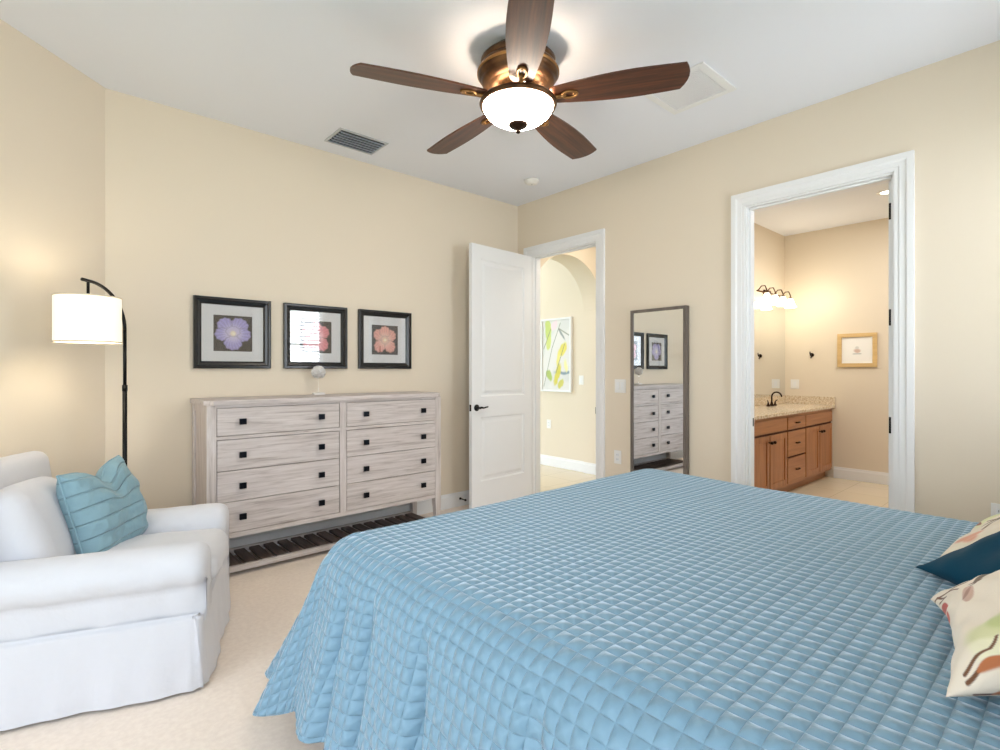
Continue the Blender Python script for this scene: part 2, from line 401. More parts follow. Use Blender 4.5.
for z in (.28, .96, 1.62, 2.27):
    bm = bmesh.new(); box(bm, -.004, .0, -.014, .016, z-.05, z+.05); lathe(bm, [(.008, z-.052), (.008, z+.052)], 10, (-.008, -.012, 0)); finish('hinge', bm, M['black'], d2)

# ---- hall beyond the bedroom door
HX = 1.42
struct(boxes('wall_hall', [(HX, HX+T, -1.28, 3.6, 0, H), (T, HX, 3.5, 3.62, 0, H)], M['wall']), 'cream hall wall')
bm = bmesh.new(); ax, ar, zs_ = .768, .632, 2.005
cur = [(ax-ar*math.cos(PI*i/40), zs_+ar*math.sin(PI*i/40)) for i in range(41)]
ya_, yb_ = -.05, .25
box(bm, T, ax-ar, ya_, yb_, 0, zs_); box(bm, ax+ar, HX, ya_, yb_, 0, zs_); box(bm, T, ax-ar, ya_, yb_, zs_, H); box(bm, ax+ar, HX, ya_, yb_, zs_, H)
for (p, q) in zip(cur, cur[1:]):
    v = {}
    for k, y in enumerate((ya_, yb_)):
        v[k] = [bm.verts.new((p[0], y, p[1])), bm.verts.new((q[0], y, q[1])), bm.verts.new((q[0], y, H)), bm.verts.new((p[0], y, H))]
        bm.faces.new(v[k])
    bm.faces.new((v[0][0], v[0][1], v[1][1], v[1][0]))
bmesh.ops.remove_doubles(bm, verts=bm.verts, dist=1e-5)
struct(finish('wall_arch', bm, M['wall']), 'cream arched opening across the hall')
bm = bmesh.new(); base_profile(bm, HX, 3.5, HX, .25); base_profile(bm, HX, -.05, HX, -1.28); base_profile(bm, ax+ar, .25, ax+ar, -.05); struct(finish('baseboard_hall', bm, M['trim']))
light('hall_ceiling_light', 'AREA', (.75, -.75, 3.03), 7, (1, .95, .86), .5, .5)
light('hall_ceiling_light', 'AREA', (.75, 1.5, 3.03), 5.5, (1, .93, .82), .8, .8)

# ---- bathroom
BX = 3.45; BLY = -1.40
struct(boxes('wall_bathroom', [(T, BX+T, BLY, -1.28, 0, H), (BX, BX+T, -4.2, BLY, 0, H), (T, BX+T, -4.3, -4.2, 0, H)], M['wall']), 'cream bathroom walls')
bm = bmesh.new(); base_profile(bm, BX, -1.96, BX, -4.2); struct(finish('baseboard_bathroom', bm, M['trim']))
light('bathroom_ceiling_light', 'AREA', (2.1, -3.0, 3.03), 22, (1, .98, .95), 1.0, 1.0)

# ------------------------------------------------------------------ ceiling fixtures
# fan
FC = Vector((-1.825, -1.935, 0))
fan = thing('ceiling_fan', 'flush-mounted bronze ceiling fan with five dark walnut blades and lit glass bowl', 'ceiling fan', (FC.x, FC.y, H))
bm = bmesh.new(); lathe(bm, [(.0, 0), (.150, 0), (.155, -.004), (.155, -.014), (.165, -.018), (.165, -.024), (.150, -.028)], 64, cap=False)
finish('canopy', bm, M['bronze_dark'], fan, smooth=True)
bm = bmesh.new(); lathe(bm, [(.150, -.068), (.185, -.075), (.200, -.09), (.200, -.115), (.192, -.122), (.205, -.128), (.213, -.145), (.213, -.17), (.204, -.184), (.196, -.188), (.196, -.2), (.188, -.214), (.165, -.225), (.158, -.228), (.15, -.24), (.09, -.252), (0, -.255)], 64, cap=False)
finish('motor_housing', bm, M['bronze'], fan, smooth=True)
bm = bmesh.new(); lathe(bm, [(.214, -.148), (.219, -.152), (.219, -.162), (.214, -.166)], 64, cap=False); finish('trim_ring', bm, M['iron'], fan, smooth=True)
bm = bmesh.new(); lathe(bm, [(.0, -.25), (.095, -.25), (.105, -.262), (.09, -.275), (.085, -.285), (.10, -.298), (.14, -.306), (.155, -.31), (.155, -.314), (0, -.314)], 48, cap=False)
finish('light_fitter', bm, M['bronze'], fan, smooth=True)
bm = bmesh.new(); lathe(bm, [(.188, -.308), (.203, -.312), (.207, -.322), (.203, -.334), (.192, -.338), (.184, -.33)], 64, cap=False)
for v in list(bm.verts): pass
finish('bowl_rim', bm, M['bronze'], fan, smooth=True)
bm = bmesh.new(); lathe(bm, [(.192, -.326), (.186, -.345), (.170, -.372), (.145, -.395), (.11, -.415), (.07, -.428), (.03, -.434), (.0, -.435)], 64, cap=False)
finish('glass_bowl', bm, M['bowl'], fan, smooth=True)
bm = bmesh.new(); lathe(bm, [(.052, -.424), (.052, -.432), (.046, -.443), (.03, -.452), (.014, -.458), (.009, -.462), (.012, -.468), (.012, -.474), (.006, -.480), (0, -.481)], 32, cap=False)
finish('finial', bm, M['bronze_dark'], fan, smooth=True)
def blade_mesh():
    bm = bmesh.new(); N_ = 28; r0, r1 = .165, .835; top = []; bot = []
    def half(t):
        w = .052 + .042*math.sin(min(t/.66, 1)*PI/2)
        if t > .66: w = .094 - .010*((t-.66)/.34)**1.5
        if t < .06: w *= math.sqrt(max(0, 1-((.06-t)/.06)**2))*.4+.6
        return w
    secs = []
    for i in range(N_+1):
        t = i/N_; w = half(t); row = []
        for k in range(7):
            s = -1 + 2*k/6
            xx = r0+(r1-r0)*t + (.028*(1-s*s) if t > .97 else 0)*1 + (.012*(-s) if t > .97 else 0)
            row.append((xx, s*w, 0))
        secs.append(row)
    th = .0045
    U = [[bm.verts.new((x, y, th)) for x, y, z in r] for r in secs]; D = [[bm.verts.new((x, y, -th)) for x, y, z in r] for r in secs]
    for i in range(N_):
        for k in range(6):
            bm.faces.new((U[i][k], U[i+1][k], U[i+1][k+1], U[i][k+1])); bm.faces.new((D[i][k], D[i][k+1], D[i+1][k+1], D[i+1][k]))
    for i in range(N_):
        bm.faces.new((U[i][0], D[i][0], D[i+1][0], U[i+1][0])); bm.faces.new((U[i][6], U[i+1][6], D[i+1][6], D[i][6]))
    for k in range(6):
        bm.faces.new((U[0][k], U[0][k+1], D[0][k+1], D[0][k])); bm.faces.new((U[-1][k], D[-1][k], D[-1][k+1], U[-1][k+1]))
    bmesh.ops.rotate(bm, verts=bm.verts, cent=(0,0,0), matrix=Matrix.Rotation(math.radians(-12), 3, 'X'))
    bmesh.ops.translate(bm, verts=bm.verts, vec=(0, 0, -.296))
    return bm
def iron_mesh():
    bm = bmesh.new()
    tube(bm, [(.085, 0, -.262), (.12, 0, -.285), (.16, 0, -.306), (.20, 0, -.310), (.245, 0, -.308)], .012, 10, radii=[.018, .016, .014, .012, .010])
    # oval loop that carries the blade screws
    pts = [(.275+.040*math.cos(a), .022*math.sin(a), -.306-.0045*math.sin(a)) for a in [2*PI*i/24 for i in range(25)]]
    tube(bm, pts, .007, 8, cap=False)
    for xx in (.25, .30): lathe(bm, [(.0, -.312), (.007, -.311), (.008, -.306), (.008, -.298)], 12, (xx, 0, 0), cap=False)
    return bm
bproto = None
for i in range(5):
    a = math.radians(-16 - 41.38 + 72*i)
    if i == 0:
        b0 = finish('blade', blade_mesh(), M['blade'], fan, smooth=False); i0 = finish('blade_iron', iron_mesh(), M['iron'], b0, smooth=True); b0.rotation_euler = (0,0,a)
    else:
        b = b0.copy(); COL.objects.link(b); b.parent = fan; b.rotation_euler = (0,0,a); k = i0.copy(); COL.objects.link(k); k.parent = b
for c_ in fan.children:
    if not c_.name.startswith('canopy'): c_.location.z = .042; c_.scale = (1.03, 1.03, 1)
light('fan_bulb', 'POINT', (FC.x, FC.y, H-.296), 10, (1, .80, .55), .04)

# supply vent
v = thing('ceiling_vent', 'louvred grey air vent in the ceiling above the dresser', 'air vent', (-1.995, -.325, H))
boxes('frame', [(-.195, .195, -.14, -.12, -.008, 0), (-.195, .195, .12, .14, -.008, 0), (-.195, -.175, -.12, .12, -.008, 0), (.175, .195, -.12, .12, -.008, 0)], M['vent'], v, bevel=.002)
boxes('throat', [(-.175, .175, -.12, .12, -.002, .0)], M['ventdark'], v)
for k in range(6):
    bm = bmesh.new(); box(bm, -.175, .175, -.017, .017, -.001, .001, Matrix.Translation((0, -.10+.04*k, -.012)) @ Matrix.Rotation(.75, 4, 'X')); finish('louvre', bm, M['louvre'], v)
v = thing('return_air_grille', 'square white return air grille in ceiling behind fan blade', 'air vent', (-.785, -2.365, H))
o_, q_ = .212, .168
boxes('frame', [(-o_, o_, -o_, -q_, -.010, 0), (-o_, o_, q_, o_, -.010, 0), (-o_, -q_, -q_, q_, -.010, 0), (q_, o_, -q_, q_, -.010, 0)], M['trim'], v, bevel=.002)
bm = bmesh.new()
for k in range(28): box(bm, -q_, q_, -.0042, .0042, -.005, .0, Matrix.Translation((0, -.162+.012*k, 0)))
box(bm, -q_, q_, -q_, q_, -.001, 0)
finish('grille', bm, M['grille'], v)
sd = thing('smoke_detector', 'small round white smoke detector on ceiling near room corner', 'smoke detector', (-.43, -.64, H))
bm = bmesh.new(); lathe(bm, [(0, 0), (.068, 0), (.068, -.012), (.062, -.02), (.055, -.022), (.05, -.034), (.03, -.04), (0, -.041)], 40, cap=False); finish('housing', bm, M['plate'], sd, smooth=True)
bm = bmesh.new(); lathe(bm, [(0, -.040), (.008, -.040), (.008, -.043), (0, -.043)], 16, cap=False); finish('test_button', bm, M['vent'], sd)

# ------------------------------------------------------------------ wall plates
def wall_plate(name, label, cat, loc, rz, kind, w=.075, h=.118, group=None):
    """local: plate faces -y"""
    t = thing(name, label, cat, loc, rz, group)
    boxes('plate', [(-w/2, w/2, -.006, -.001, -h/2, h/2)], M['plate'], t, bevel=.002)
    if kind == 'rocker':
        n = max(1, round(w/.05)-0) if w > .1 else 1
        for i in range(n):
            cx = (i-(n-1)/2)*.046; boxes('rocker', [(cx-.016, cx+.016, -.010, -.006, -.033, .033)], M['trim'], t, bevel=.001)
    elif kind == 'outlet':
        for s in (-1, 1):
            o = boxes('socket', [(-.017, .017, -.008, -.006, s*.02-.014, s*.02+.014)], M['trim'], t, bevel=.003)
            boxes('slot', [(-.008, -.006, -.0085, -.008, s*.02-.005, s*.02+.006), (.006, .008, -.0085, -.008, s*.02-.005, s*.02+.006)], M['slot'], o)
    return t
wall_plate('light_switch', 'white double light switch plate beside the bedroom door casing', 'light switch', (0, -1.306, 1.17), -PI/2, 'rocker', .115, .118)
wall_plate('power_outlet', 'white wall outlet low down between door and standing mirror', 'power outlet', (0, -1.28, .546), -PI/2, 'outlet')
wall_plate('power_outlet', 'white wall outlet at the right picture edge beyond the bed', 'power outlet', (0, -3.705, .545), -PI/2, 'outlet')
wall_plate('power_outlet', 'small white wall plate under the hall painting', 'power outlet', (HX, .88, .57), -PI/2, 'outlet')
wall_plate('light_switch', 'white switch plate in the hall right of the painting', 'light switch', (HX, .31, 1.18), -PI/2, 'rocker')
wall_plate('light_switch', 'white switch plate on bathroom wall above the granite splash', 'light switch', (BX, -1.523, 1.13), -PI/2, 'rocker', .1, .118)

# door stop on baseboard
bm = bmesh.new(); pts = []
lathe(bm, [(0, 0), (.012, 0), (.012, -.006), (.006, -.01), (.0055, -.075), (.010, -.078), (.010, -.09), (0, -.092)], 16, (-.78, -.018, .075), 'y', cap=False)
for v_ in bm.verts: pass
ds = tag(finish('door_stop', bm, M['black'], smooth=True), 'small black door stop on baseboard right of the dresser', 'door stop')

# ------------------------------------------------------------------ framed pictures
def cells(n): return np.meshgrid(np.linspace(-1, 1, n), np.linspace(-1, 1, n), indexing='ij')
def painted(name, w, h, fn, parent, y=0.0, n=110, loc=None):
    U, V = cells(n); P = np.stack([U*w/2, np.full_like(U, y), V*h/2], -1); return grid_mesh(name, P, M['paint'], parent, col=fn(U, V), smooth=False, loc=loc)
def blend(c, mask, col): mask = np.clip(mask, 0, 1)[..., None]; return c*(1-mask) + lincol(col)*mask
def flower(petals, c_out, c_in, c_mid, bg=(38,34,36), seed=0):
    def fn(U, V):
        c = np.zeros(U.shape+(3,), np.float32) + lincol(bg)
        for (px, py, rx, ry, rot) in petals:
            x = (U-px)*math.cos(rot)+(V-py)*math.sin(rot); y = -(U-px)*math.sin(rot)+(V-py)*math.cos(rot)
            q = np.sqrt((x/rx)**2+(y/ry)**2) + .05*np.sin(9*np.arctan2(y, x)+seed)
            m = sm(-q, -1.02, -.94)
            r = np.hypot(U, V); vein = .5+.5*np.sin(26*np.arctan2(V, U)+6*wobble(U*3, V*3, seed))
            cc = lincol(c_in)*(1-sm(r, .15, .7))[..., None] + lincol(c_out)*sm(r, .15, .7)[..., None]
            cc = cc*(.78+.22*vein*sm(r, .1, .5) + .1)[..., None]
            cc = cc*(1-.35*sm(q, .75, 1.0))[..., None]
            c = c*(1-m[..., None]) + cc*m[..., None]
        r = np.hypot(U, V); c = blend(c, sm(-r, -.2, -.1), c_mid); c = blend(c, sm(-np.hypot(U-.02, V), -.09, -.05), (250,246,225))
        return c
    return fn
F1 = [(-.42,.5,.42,.36,.5),(.35,.5,.48,.38,-.4),(-.52,-.05,.42,.38,0),(.52,-.05,.42,.4,0),(0,-.52,.48,.42,0),(0,.12,.4,.3,0)]
F3 = [(-.45,.32,.4,.42,.6),(.45,.32,.42,.4,-.5),(0,.55,.42,.4,0),(-.38,-.42,.42,.45,-.5),(.38,-.42,.42,.45,.5),(.0,0,.3,.3,0)]
def framed(x0, x1, label, fn):
    xc = (x0+x1)/2; w = .500; h = .494
    t = thing('framed_picture', label, 'picture', (xc, 0, 1.568), 0, 'framed flower prints over the dresser')
    # stepped black moulding, mitred
    prof = [(0, -.002), (0, -.030), (.006, -.034), (.018, -.034), (.024, -.026), (.040, -.022), (.046, -.016), (.050, -.012), (.050, -.002)]
    bm = bmesh.new(); rows = []
    for s, y in prof: rows.append([bm.verts.new((a*(w/2-s), y, b*(h/2-s))) for a, b in ((-1,-1),(1,-1),(1,1),(-1,1))])
    for a, b in zip(rows, rows[1:]+rows[:1]):
        for i in range(4): bm.faces.new((a[i], a[(i+1)%4], b[(i+1)%4], b[i]))
    finish('frame', bm, M['frameblack'], t)
    o = .126
    boxes('mat_board', [(-w/2+.048, w/2-.048, -.009, -.003, o, h/2-.048), (-w/2+.048, w/2-.048, -.009, -.003, -h/2+.048, -o), (-w/2+.048, -o, -.009, -.003, -o, o), (o, w/2-.048, -.009, -.003, -o, o)], M['matboard'], t)
    painted('print', 2*o, 2*o, fn, t, -.0045)
    boxes('glass_pane', [(-w/2+.048, w/2-.048, -.0125, -.0115, -h/2+.048, h/2-.048)], M['pictureglass'], t)
    return t
framed(-3.03, -2.525, 'leftmost black-framed flower print over the dresser, purple petals on black', flower(F1, (168,160,214), (222,214,238), (244,232,206), seed=1))
framed(-2.437, -1.927, 'middle black-framed print over the dresser, its glass reflecting the window blind', flower(F3, (226,140,150), (240,186,190), (240,215,190), seed=2))
framed(-1.835, -1.323, 'rightmost black-framed flower print over the dresser, pink petals on black', flower(F3, (232,170,158), (242,206,190), (240,214,180), seed=4))

# ------------------------------------------------------------------ dresser
DX0, DX1, DYF, DTOP = -3.036, -1.298, -.44, 1.12
dr = thing('dresser', 'wide whitewashed wooden dresser with eight drawers and a slatted bottom shelf', 'dresser', ((DX0+DX1)/2, -.23, 0))
ox, oy = (DX0+DX1)/2, -.23
def L_(bx): return (bx[0]-ox, bx[1]-ox, bx[2]-oy, bx[3]-oy, bx[4], bx[5])
yb = -.02
bm = bmesh.new()  # top board with clipped front corners
prism(bm, [(DX0-.012-ox, yb-oy), (DX0-.012-ox, DYF+.03-oy), (DX0+.035-ox, DYF-.014-oy), (DX1-.035-ox, DYF-.014-oy), (DX1+.012-ox, DYF+.03-oy), (DX1+.012-ox, yb-oy)], 1.09, DTOP, lambda a, b, h: (a, b, h))
finish('top_board', bm, M['grey_x'], dr, bevel=.002)
# corner posts, tapering feet
for sx, x in ((1, DX0), (-1, DX1)):
    for yy0, yy1 in ((DYF, DYF+.055), (yb-.055, yb)):
        bm = bmesh.new(); a, b = (x, x+.055) if sx > 0 else (x-.055, x)
        box(bm, a-ox, b-ox, yy0-oy, yy1-oy, .25, 1.09)
        # foot
        ci = (a if sx > 0 else b); tp = [(a, yy0), (b, yy0), (b, yy1), (a, yy1)]; 
        bt = [((a if sx > 0 else b-.036), yy0+.006), ((a+.036 if sx > 0 else b), yy0+.006), ((a+.036 if sx > 0 else b), yy1-.01), ((a if sx > 0 else b-.036), yy1-.01)]
        A = [bm.verts.new((p[0]-ox, p[1]-oy, .25)) for p in tp]; B = [bm.verts.new((p[0]-ox, p[1]-oy, 0)) for p in bt]
        bm.faces.new(B)
        for i in range(4): bm.faces.new((A[i], A[(i+1)%4], B[(i+1)%4], B[i]))
        finish('leg', bm, M['grey_z'], dr, bevel=.0015)
# side panels recessed, rails, carcass
boxes('side_panel', [L_((DX0+.012, DX0+.024, DYF+.055, yb-.055, .27, 1.09)), L_((DX0+.004, DX0+.03, DYF+.055, yb-.055, 1.04, 1.09)), L_((DX0+.004, DX0+.03, DYF+.055, yb-.055, .25, .31))], M['grey_z'], dr)
boxes('side_panel', [L_((DX1-.024, DX1-.012, DYF+.055, yb-.055, .27, 1.09)), L_((DX1-.03, DX1-.004, DYF+.055, yb-.055, 1.04, 1.09)), L_((DX1-.03, DX1-.004, DYF+.055, yb-.055, .25, .31))], M['grey_z'], dr)
boxes('face_frame', [L_((DX0+.055, DX1-.055, DYF+.004, DYF+.03, 1.072, 1.09)), L_((DX0+.055, -2.180, DYF+.004, DYF+.03, .872, .894)), L_((-2.129, DX1-.055, DYF+.004, DYF+.03, .872, .894)),
     L_((DX0+.055, DX1-.055, DYF+.004, DYF+.03, .25, .280)), ], M['grey_x'], dr)
boxes('centre_stile', [L_((-2.180, -2.129, DYF+.003, DYF+.03, .280, 1.072))], M['grey_z'], dr)
boxes('back_panel', [L_((DX0+.03, DX1-.03, yb-.05, yb-.04, .25, 1.09)), L_((DX0+.03, DX1-.03, DYF+.04, yb-.05, .25, .262))], M['slat'], dr)
rows = [(.897, 1.069)] + [(.283+.1963*k, .283+.1963*(k+1)-.004) for k in (2, 1, 0)]
def knob(parent, x, z):
    bm = bmesh.new(); y = DYF+.002-oy
    lathe(bm, [(.008, 0), (.007, -.012), (.009, -.016)], 12, (x, y, z), 'y')
    box(bm, x-.0205, x+.0205, y-.030, y-.015, z-.019, z+.019)
    return finish('knob', bm, M['knob'], parent, bevel=.0025)
for (a, b) in ((-2.979, -2.182), (-2.127, -1.340)):
    for (z0, z1) in rows:
        dw = boxes('drawer', [(a+.002-ox, b-.002-ox, DYF+.003-oy, DYF+.022-oy, z0, z1)], M['grey_x'], dr, bevel=.0025)
        boxes('drawer_box', [(a+.02-ox, b-.02-ox, DYF+.022-oy, yb-.06-oy, z0+.01, z1-.01)], M['slat'], dw)
        for xx in (a+.145, b-.14): knob(dw, xx-ox, (z0+z1)/2)
# low slatted shelf
boxes('shelf_rail', [L_((DX0+.036, DX1-.036, DYF+.008, DYF+.04, .028, .062))], M['grey_x'], dr, bevel=.002)
boxes('shelf_rail', [L_((DX0+.036, DX1-.036, yb-.045, yb-.015, .028, .062))], M['grey_x'], dr, bevel=.002)
n = 17
for i in range(n):
    xc = DX0+.085+(DX1-DX0-.17)*i/(n-1)-ox
    boxes('shelf_slat', [(xc-.034, xc+.034, DYF+.04-oy, yb-.045-oy, .036, .054)], M['slat'], dr, bevel=.002)

# little flower ornament
sc = thing('flower_ornament', 'small white carved flower on clear stem standing on the dresser', 'ornament', (-2.20, -.10, DTOP))
boxes('base', [(-.042, .042, -.025, .025, 0, .016)], M['ceramic'], sc, bevel=.002)
bm = bmesh.new(); lathe(bm, [(.004, .016), (.004, .13)], 10); finish('stem', bm, M['glass'], sc)
bm = bmesh.new()
for i in range(38):   # layered petals round a ball
    ph = math.acos(1-2*(i+.5)/38); th = i*2.39996
    n_ = Vector((math.sin(ph)*math.cos(th), math.sin(ph)*math.sin(th), math.cos(ph)))
    q = n_.to_track_quat('Z', 'Y').to_matrix().to_4x4(); mt = Matrix.Translation(Vector((0, 0, .172)) + n_*.044) @ q @ Matrix.Rotation(.5, 4, 'X')
    r = [bm.verts.new(mt @ Vector((.019*math.cos(a), .019*math.sin(a), .007*math.cos(2*a)))) for a in [2*PI*k/10 for k in range(10)]]
    c = bm.verts.new(mt @ Vector((0, 0, -.006)))
    for k in range(10): bm.faces.new((r[k], r[(k+1)%10], c))
bmesh.ops.create_uvsphere(bm, u_segments=16, v_segments=10, radius=.034, matrix=Matrix.Translation((0,0,.172)))
finish('blossom', bm, M['ceramic'], sc, smooth=False)

# ------------------------------------------------------------------ standing mirror
mr = thing('standing_mirror', 'tall narrow mirror in a taupe wood frame leaning on the right wall', 'mirror', (-.004, -1.70, 0), math.radians(.05))
mw, mh, fw = .505, 1.812, .024
boxes('frame', [(-.055, -.004, -mw/2, -mw/2+fw, 0, mh), (-.055, -.004, mw/2-fw, mw/2, 0, mh), (-.055, -.004, -mw/2+fw, mw/2-fw, mh-fw, mh), (-.055, -.004, -mw/2+fw, mw/2-fw, 0, fw)], M['taupe'], mr, bevel=.003)
boxes('mirror_glass', [(-.044, -.04, -mw/2+fw-.003, mw/2-fw+.003, fw-.003, mh-fw+.003)], M['mirror'], mr)
boxes('backing', [(-.039, -.006, -mw/2+fw, mw/2-fw, fw, mh-fw)], M['slat'], mr)

# ------------------------------------------------------------------ floor lamp
lp = thing('floor_lamp', 'black arc floor lamp with lit white drum shade behind the armchair', 'lamp', (-3.438, -.383, 0))
LC = Vector((-3.611+3.438, -.564+.383, 0))       # shade centre relative to the pole
bm = bmesh.new(); lathe(bm, [(0, 0), (.13, 0), (.13, .015), (.12, .022), (.02, .026), (.012, .05), (0, .05)], 40, cap=False); finish('base', bm, M['black'], lp, smooth=True)
bm = bmesh.new(); tube(bm, [(0,0,.02), (0,0,.6), (0,0,1.22)], .0115, 14); tube(bm, [(0,0,1.20), (0,0,1.55)], .009, 14)
lathe(bm, [(.0135, 1.19), (.0135, 1.225)], 14)
finish('pole', bm, M['black'], lp, smooth=True)
bm = bmesh.new(); q = LC; pts = [(0,0,1.54)]
for i in range(1, 15):
    a = PI/2*i/14; pts.append((q.x*1.0*(1-math.cos(a)), q.y*1.0*(1-math.cos(a)), 1.54+.235*math.sin(a)))
pts.append((q.x*1.15, q.y*1.15, 1.777))
tube(bm, pts, .009, 12); tube(bm, [(q.x, q.y, 1.775), (q.x, q.y, 1.60)], .007, 10)
finish('arm', bm, M['black'], lp, smooth=True)
bm = bmesh.new(); r_ = .142; z0, z1 = 1.452, 1.692
lathe(bm, [(r_, z0), (r_, z1)], 64, (q.x, q.y, 0), cap=False)
sh = finish('lamp_shade', bm, M['shade'], lp, smooth=True)
for zz in (z0, z1-.006):
    bm = bmesh.new(); lathe(bm, [(r_-.002, zz), (r_+.002, zz), (r_+.002, zz+.006), (r_-.002, zz+.006), (r_-.002, zz)], 64, (q.x, q.y, 0), cap=False); finish('shade_hem', bm, M['shadetrim'], sh)
bm = bmesh.new()
for k in range(3):
    a = 2*PI*k/3; tube(bm, [(q.x, q.y, z1-.01), (q.x+r_*math.cos(a), q.y+r_*math.sin(a), z1-.004)], .002, 6)
finish('shade_spider', bm, M['black'], sh)
bm = bmesh.new(); bmesh.ops.create_uvsphere(bm, u_segments=20, v_segments=12, radius=.028, matrix=Matrix.Translation((q.x, q.y, 1.565))); lathe(bm, [(.014, 1.59), (.014, 1.63)], 12, (q.x, q.y, 0))
finish('bulb', bm, M['globe'], lp, smooth=True)
light('lamp_bulb', 'POINT', (-3.611, -.564, 1.57), 9, (1, .90, .74), .035)

# ------------------------------------------------------------------ cushions
def pillow(name, w, h, t, m, parent=None, colfn=None, n=56, notch=0, pinch=.07, loc=None, mtx=None, seed=0, ear=.0):
    """local: lies in the xz plane, thickness along y; front faces -y; closed"""
    u = np.linspace(-1, 1, n); U, V = np.meshgrid(u, u, indexing='ij')
    # ease so that samples crowd at the rim
    U = np.sin(U*PI/2)*.5+U*.5; V = np.sin(V*PI/2)*.5+V*.5
    th = t/2*np.power(np.clip((1-np.abs(U)**3.2)*(1-np.abs(V)**3.2), 0, 1), .55)
    th = th*(1+.10*wobble(U*5, V*5, seed))
    X = U*w/2*(1-pinch*(1-V**2)*np.abs(U)**2); Z = V*h/2*(1-pinch*(1-U**2)*np.abs(V)**2)
    if notch:
        g = np.exp(-((U-.05)/.28)**2)*sm(V, -.2, 1); Z = Z - notch*g; th = th*(1-.35*g)
        X = X*(1+.10*sm(V, .2, 1)*(-1)*np.abs(U))
    sides = []
    wr = .012*wobble(U*7, V*6, seed+3)*t/.15
    Pf = np.stack([X, -th+wr*(th > .004), Z], -1); Pb = np.stack([X, th, Z], -1)
    verts = np.concatenate([Pf.reshape(-1,3), Pb.reshape(-1,3)]); faces = []
    idx = np.arange(n*n).reshape(n, n); off = n*n
    for i in range(n-1):
        for j in range(n-1):
            faces.append((int(idx[i,j]), int(idx[i+1,j]), int(idx[i+1,j+1]), int(idx[i,j+1])))
            faces.append((int(idx[i,j])+off, int(idx[i,j+1])+off, int(idx[i+1,j+1])+off, int(idx[i+1,j])+off))
    me = bpy.data.meshes.new(name); me.from_pydata(verts.tolist(), [], faces)
    l = me.uv_layers.new(name='cloth'); li = np.empty(len(me.loops), int); me.loops.foreach_get('vertex_index', li)
    uvs = np.concatenate([np.stack([U*w/2, V*h/2], -1).reshape(-1,2)]*2)+.5; l.data.foreach_set('uv', uvs[li].ravel())
    if colfn is not None:
        a = me.color_attributes.new('paint', 'FLOAT_COLOR', 'POINT'); c = np.ones((2*n*n, 4), np.float32); cf = colfn(U, V).reshape(-1,3)
        c[:n*n, :3] = cf; c[n*n:, :3] = cf; a.data.foreach_set('color', c.ravel())
    bm = bmesh.new(); bm.from_mesh(me); bmesh.ops.remove_doubles(bm, verts=bm.verts, dist=1e-5); bmesh.ops.recalc_face_normals(bm, faces=bm.faces); bm.to_mesh(me); bm.free()
    me.polygons.foreach_set('use_smooth', [True]*len(me.polygons)); me.update()
    o = link(name, me, m, parent); 
    if mtx is not None: o.matrix_world = mtx
    # rim polyline for piping
    rim = [(X[i,0], 0, Z[i,0]) for i in range(n)] + [(X[-1,j], 0, Z[-1,j]) for j in range(1,n)] + [(X[i,-1], 0, Z[i,-1]) for i in range(n-2,-1,-1)] + [(X[0,j], 0, Z[0,j]) for j in range(n-2,-1,-1)]
    o_rim = rim
    return o, rim
def softbox(name, w, d, h, m, parent, loc=(0,0,0), rot=(0,0,0), n=26, e=5.0, rad=.85, bulge=.0, wr=.006, seed=0):
    """rounded, slightly puffed box centred on loc (w along x, d along y, h along z)"""
    bm = bmesh.new(); bmesh.ops.create_cube(bm, size=2); bmesh.ops.subdivide_edges(bm, edges=bm.edges, cuts=n, use_grid_fill=True)
    co = np.array([v.co[:] for v in bm.verts]); s = (np.abs(co)**e).sum(1)**(1/e); co = co/s[:, None]*1.0
    hw = np.array([w/2, d/2, h/2]); dims = hw
    # keep the rounding radius even: blend between box and superellipsoid by absolute radius
    r = min(hw)*rad; c0 = np.array([v.co[:] for v in bm.verts])*hw; inner = np.clip(c0, -(hw-r), hw-r); dlt = c0-inner; ln = np.linalg.norm(dlt, axis=1, keepdims=True); P = inner + np.where(ln > 1e-9, dlt/np.maximum(ln, 1e-9)*r, 0)
    f = (1-(P[:,0]/hw[0])**2).clip(0)*(1-(P[:,1]/hw[1])**2).clip(0); g = (1-(P[:,1]/hw[1])**2).clip(0)*(1-(P[:,2]/hw[2])**2).clip(0)
    P[:,2] += np.sign(P[:,2])*bulge*f; P[:,0] += np.sign(P[:,0])*bulge*.6*g
    if wr:
        k = wobble(P[:,0]*14+P[:,2]*5, P[:,1]*14-P[:,2]*8, seed)*wr; nn = P/np.linalg.norm(P, axis=1, keepdims=True); P = P+nn*k[:,None]
    for v, p in zip(bm.verts, P): v.co = p
    return finish(name, bm, m, parent, smooth=True, loc=loc, rot=rot)

# ------------------------------------------------------------------ armchair
AW, AD = .87, .95
ch = thing('armchair', 'white slipcovered armchair with rolled arms and pleated skirt at left', 'armchair', (-3.29, -1.62, 0), math.radians(-19.8))
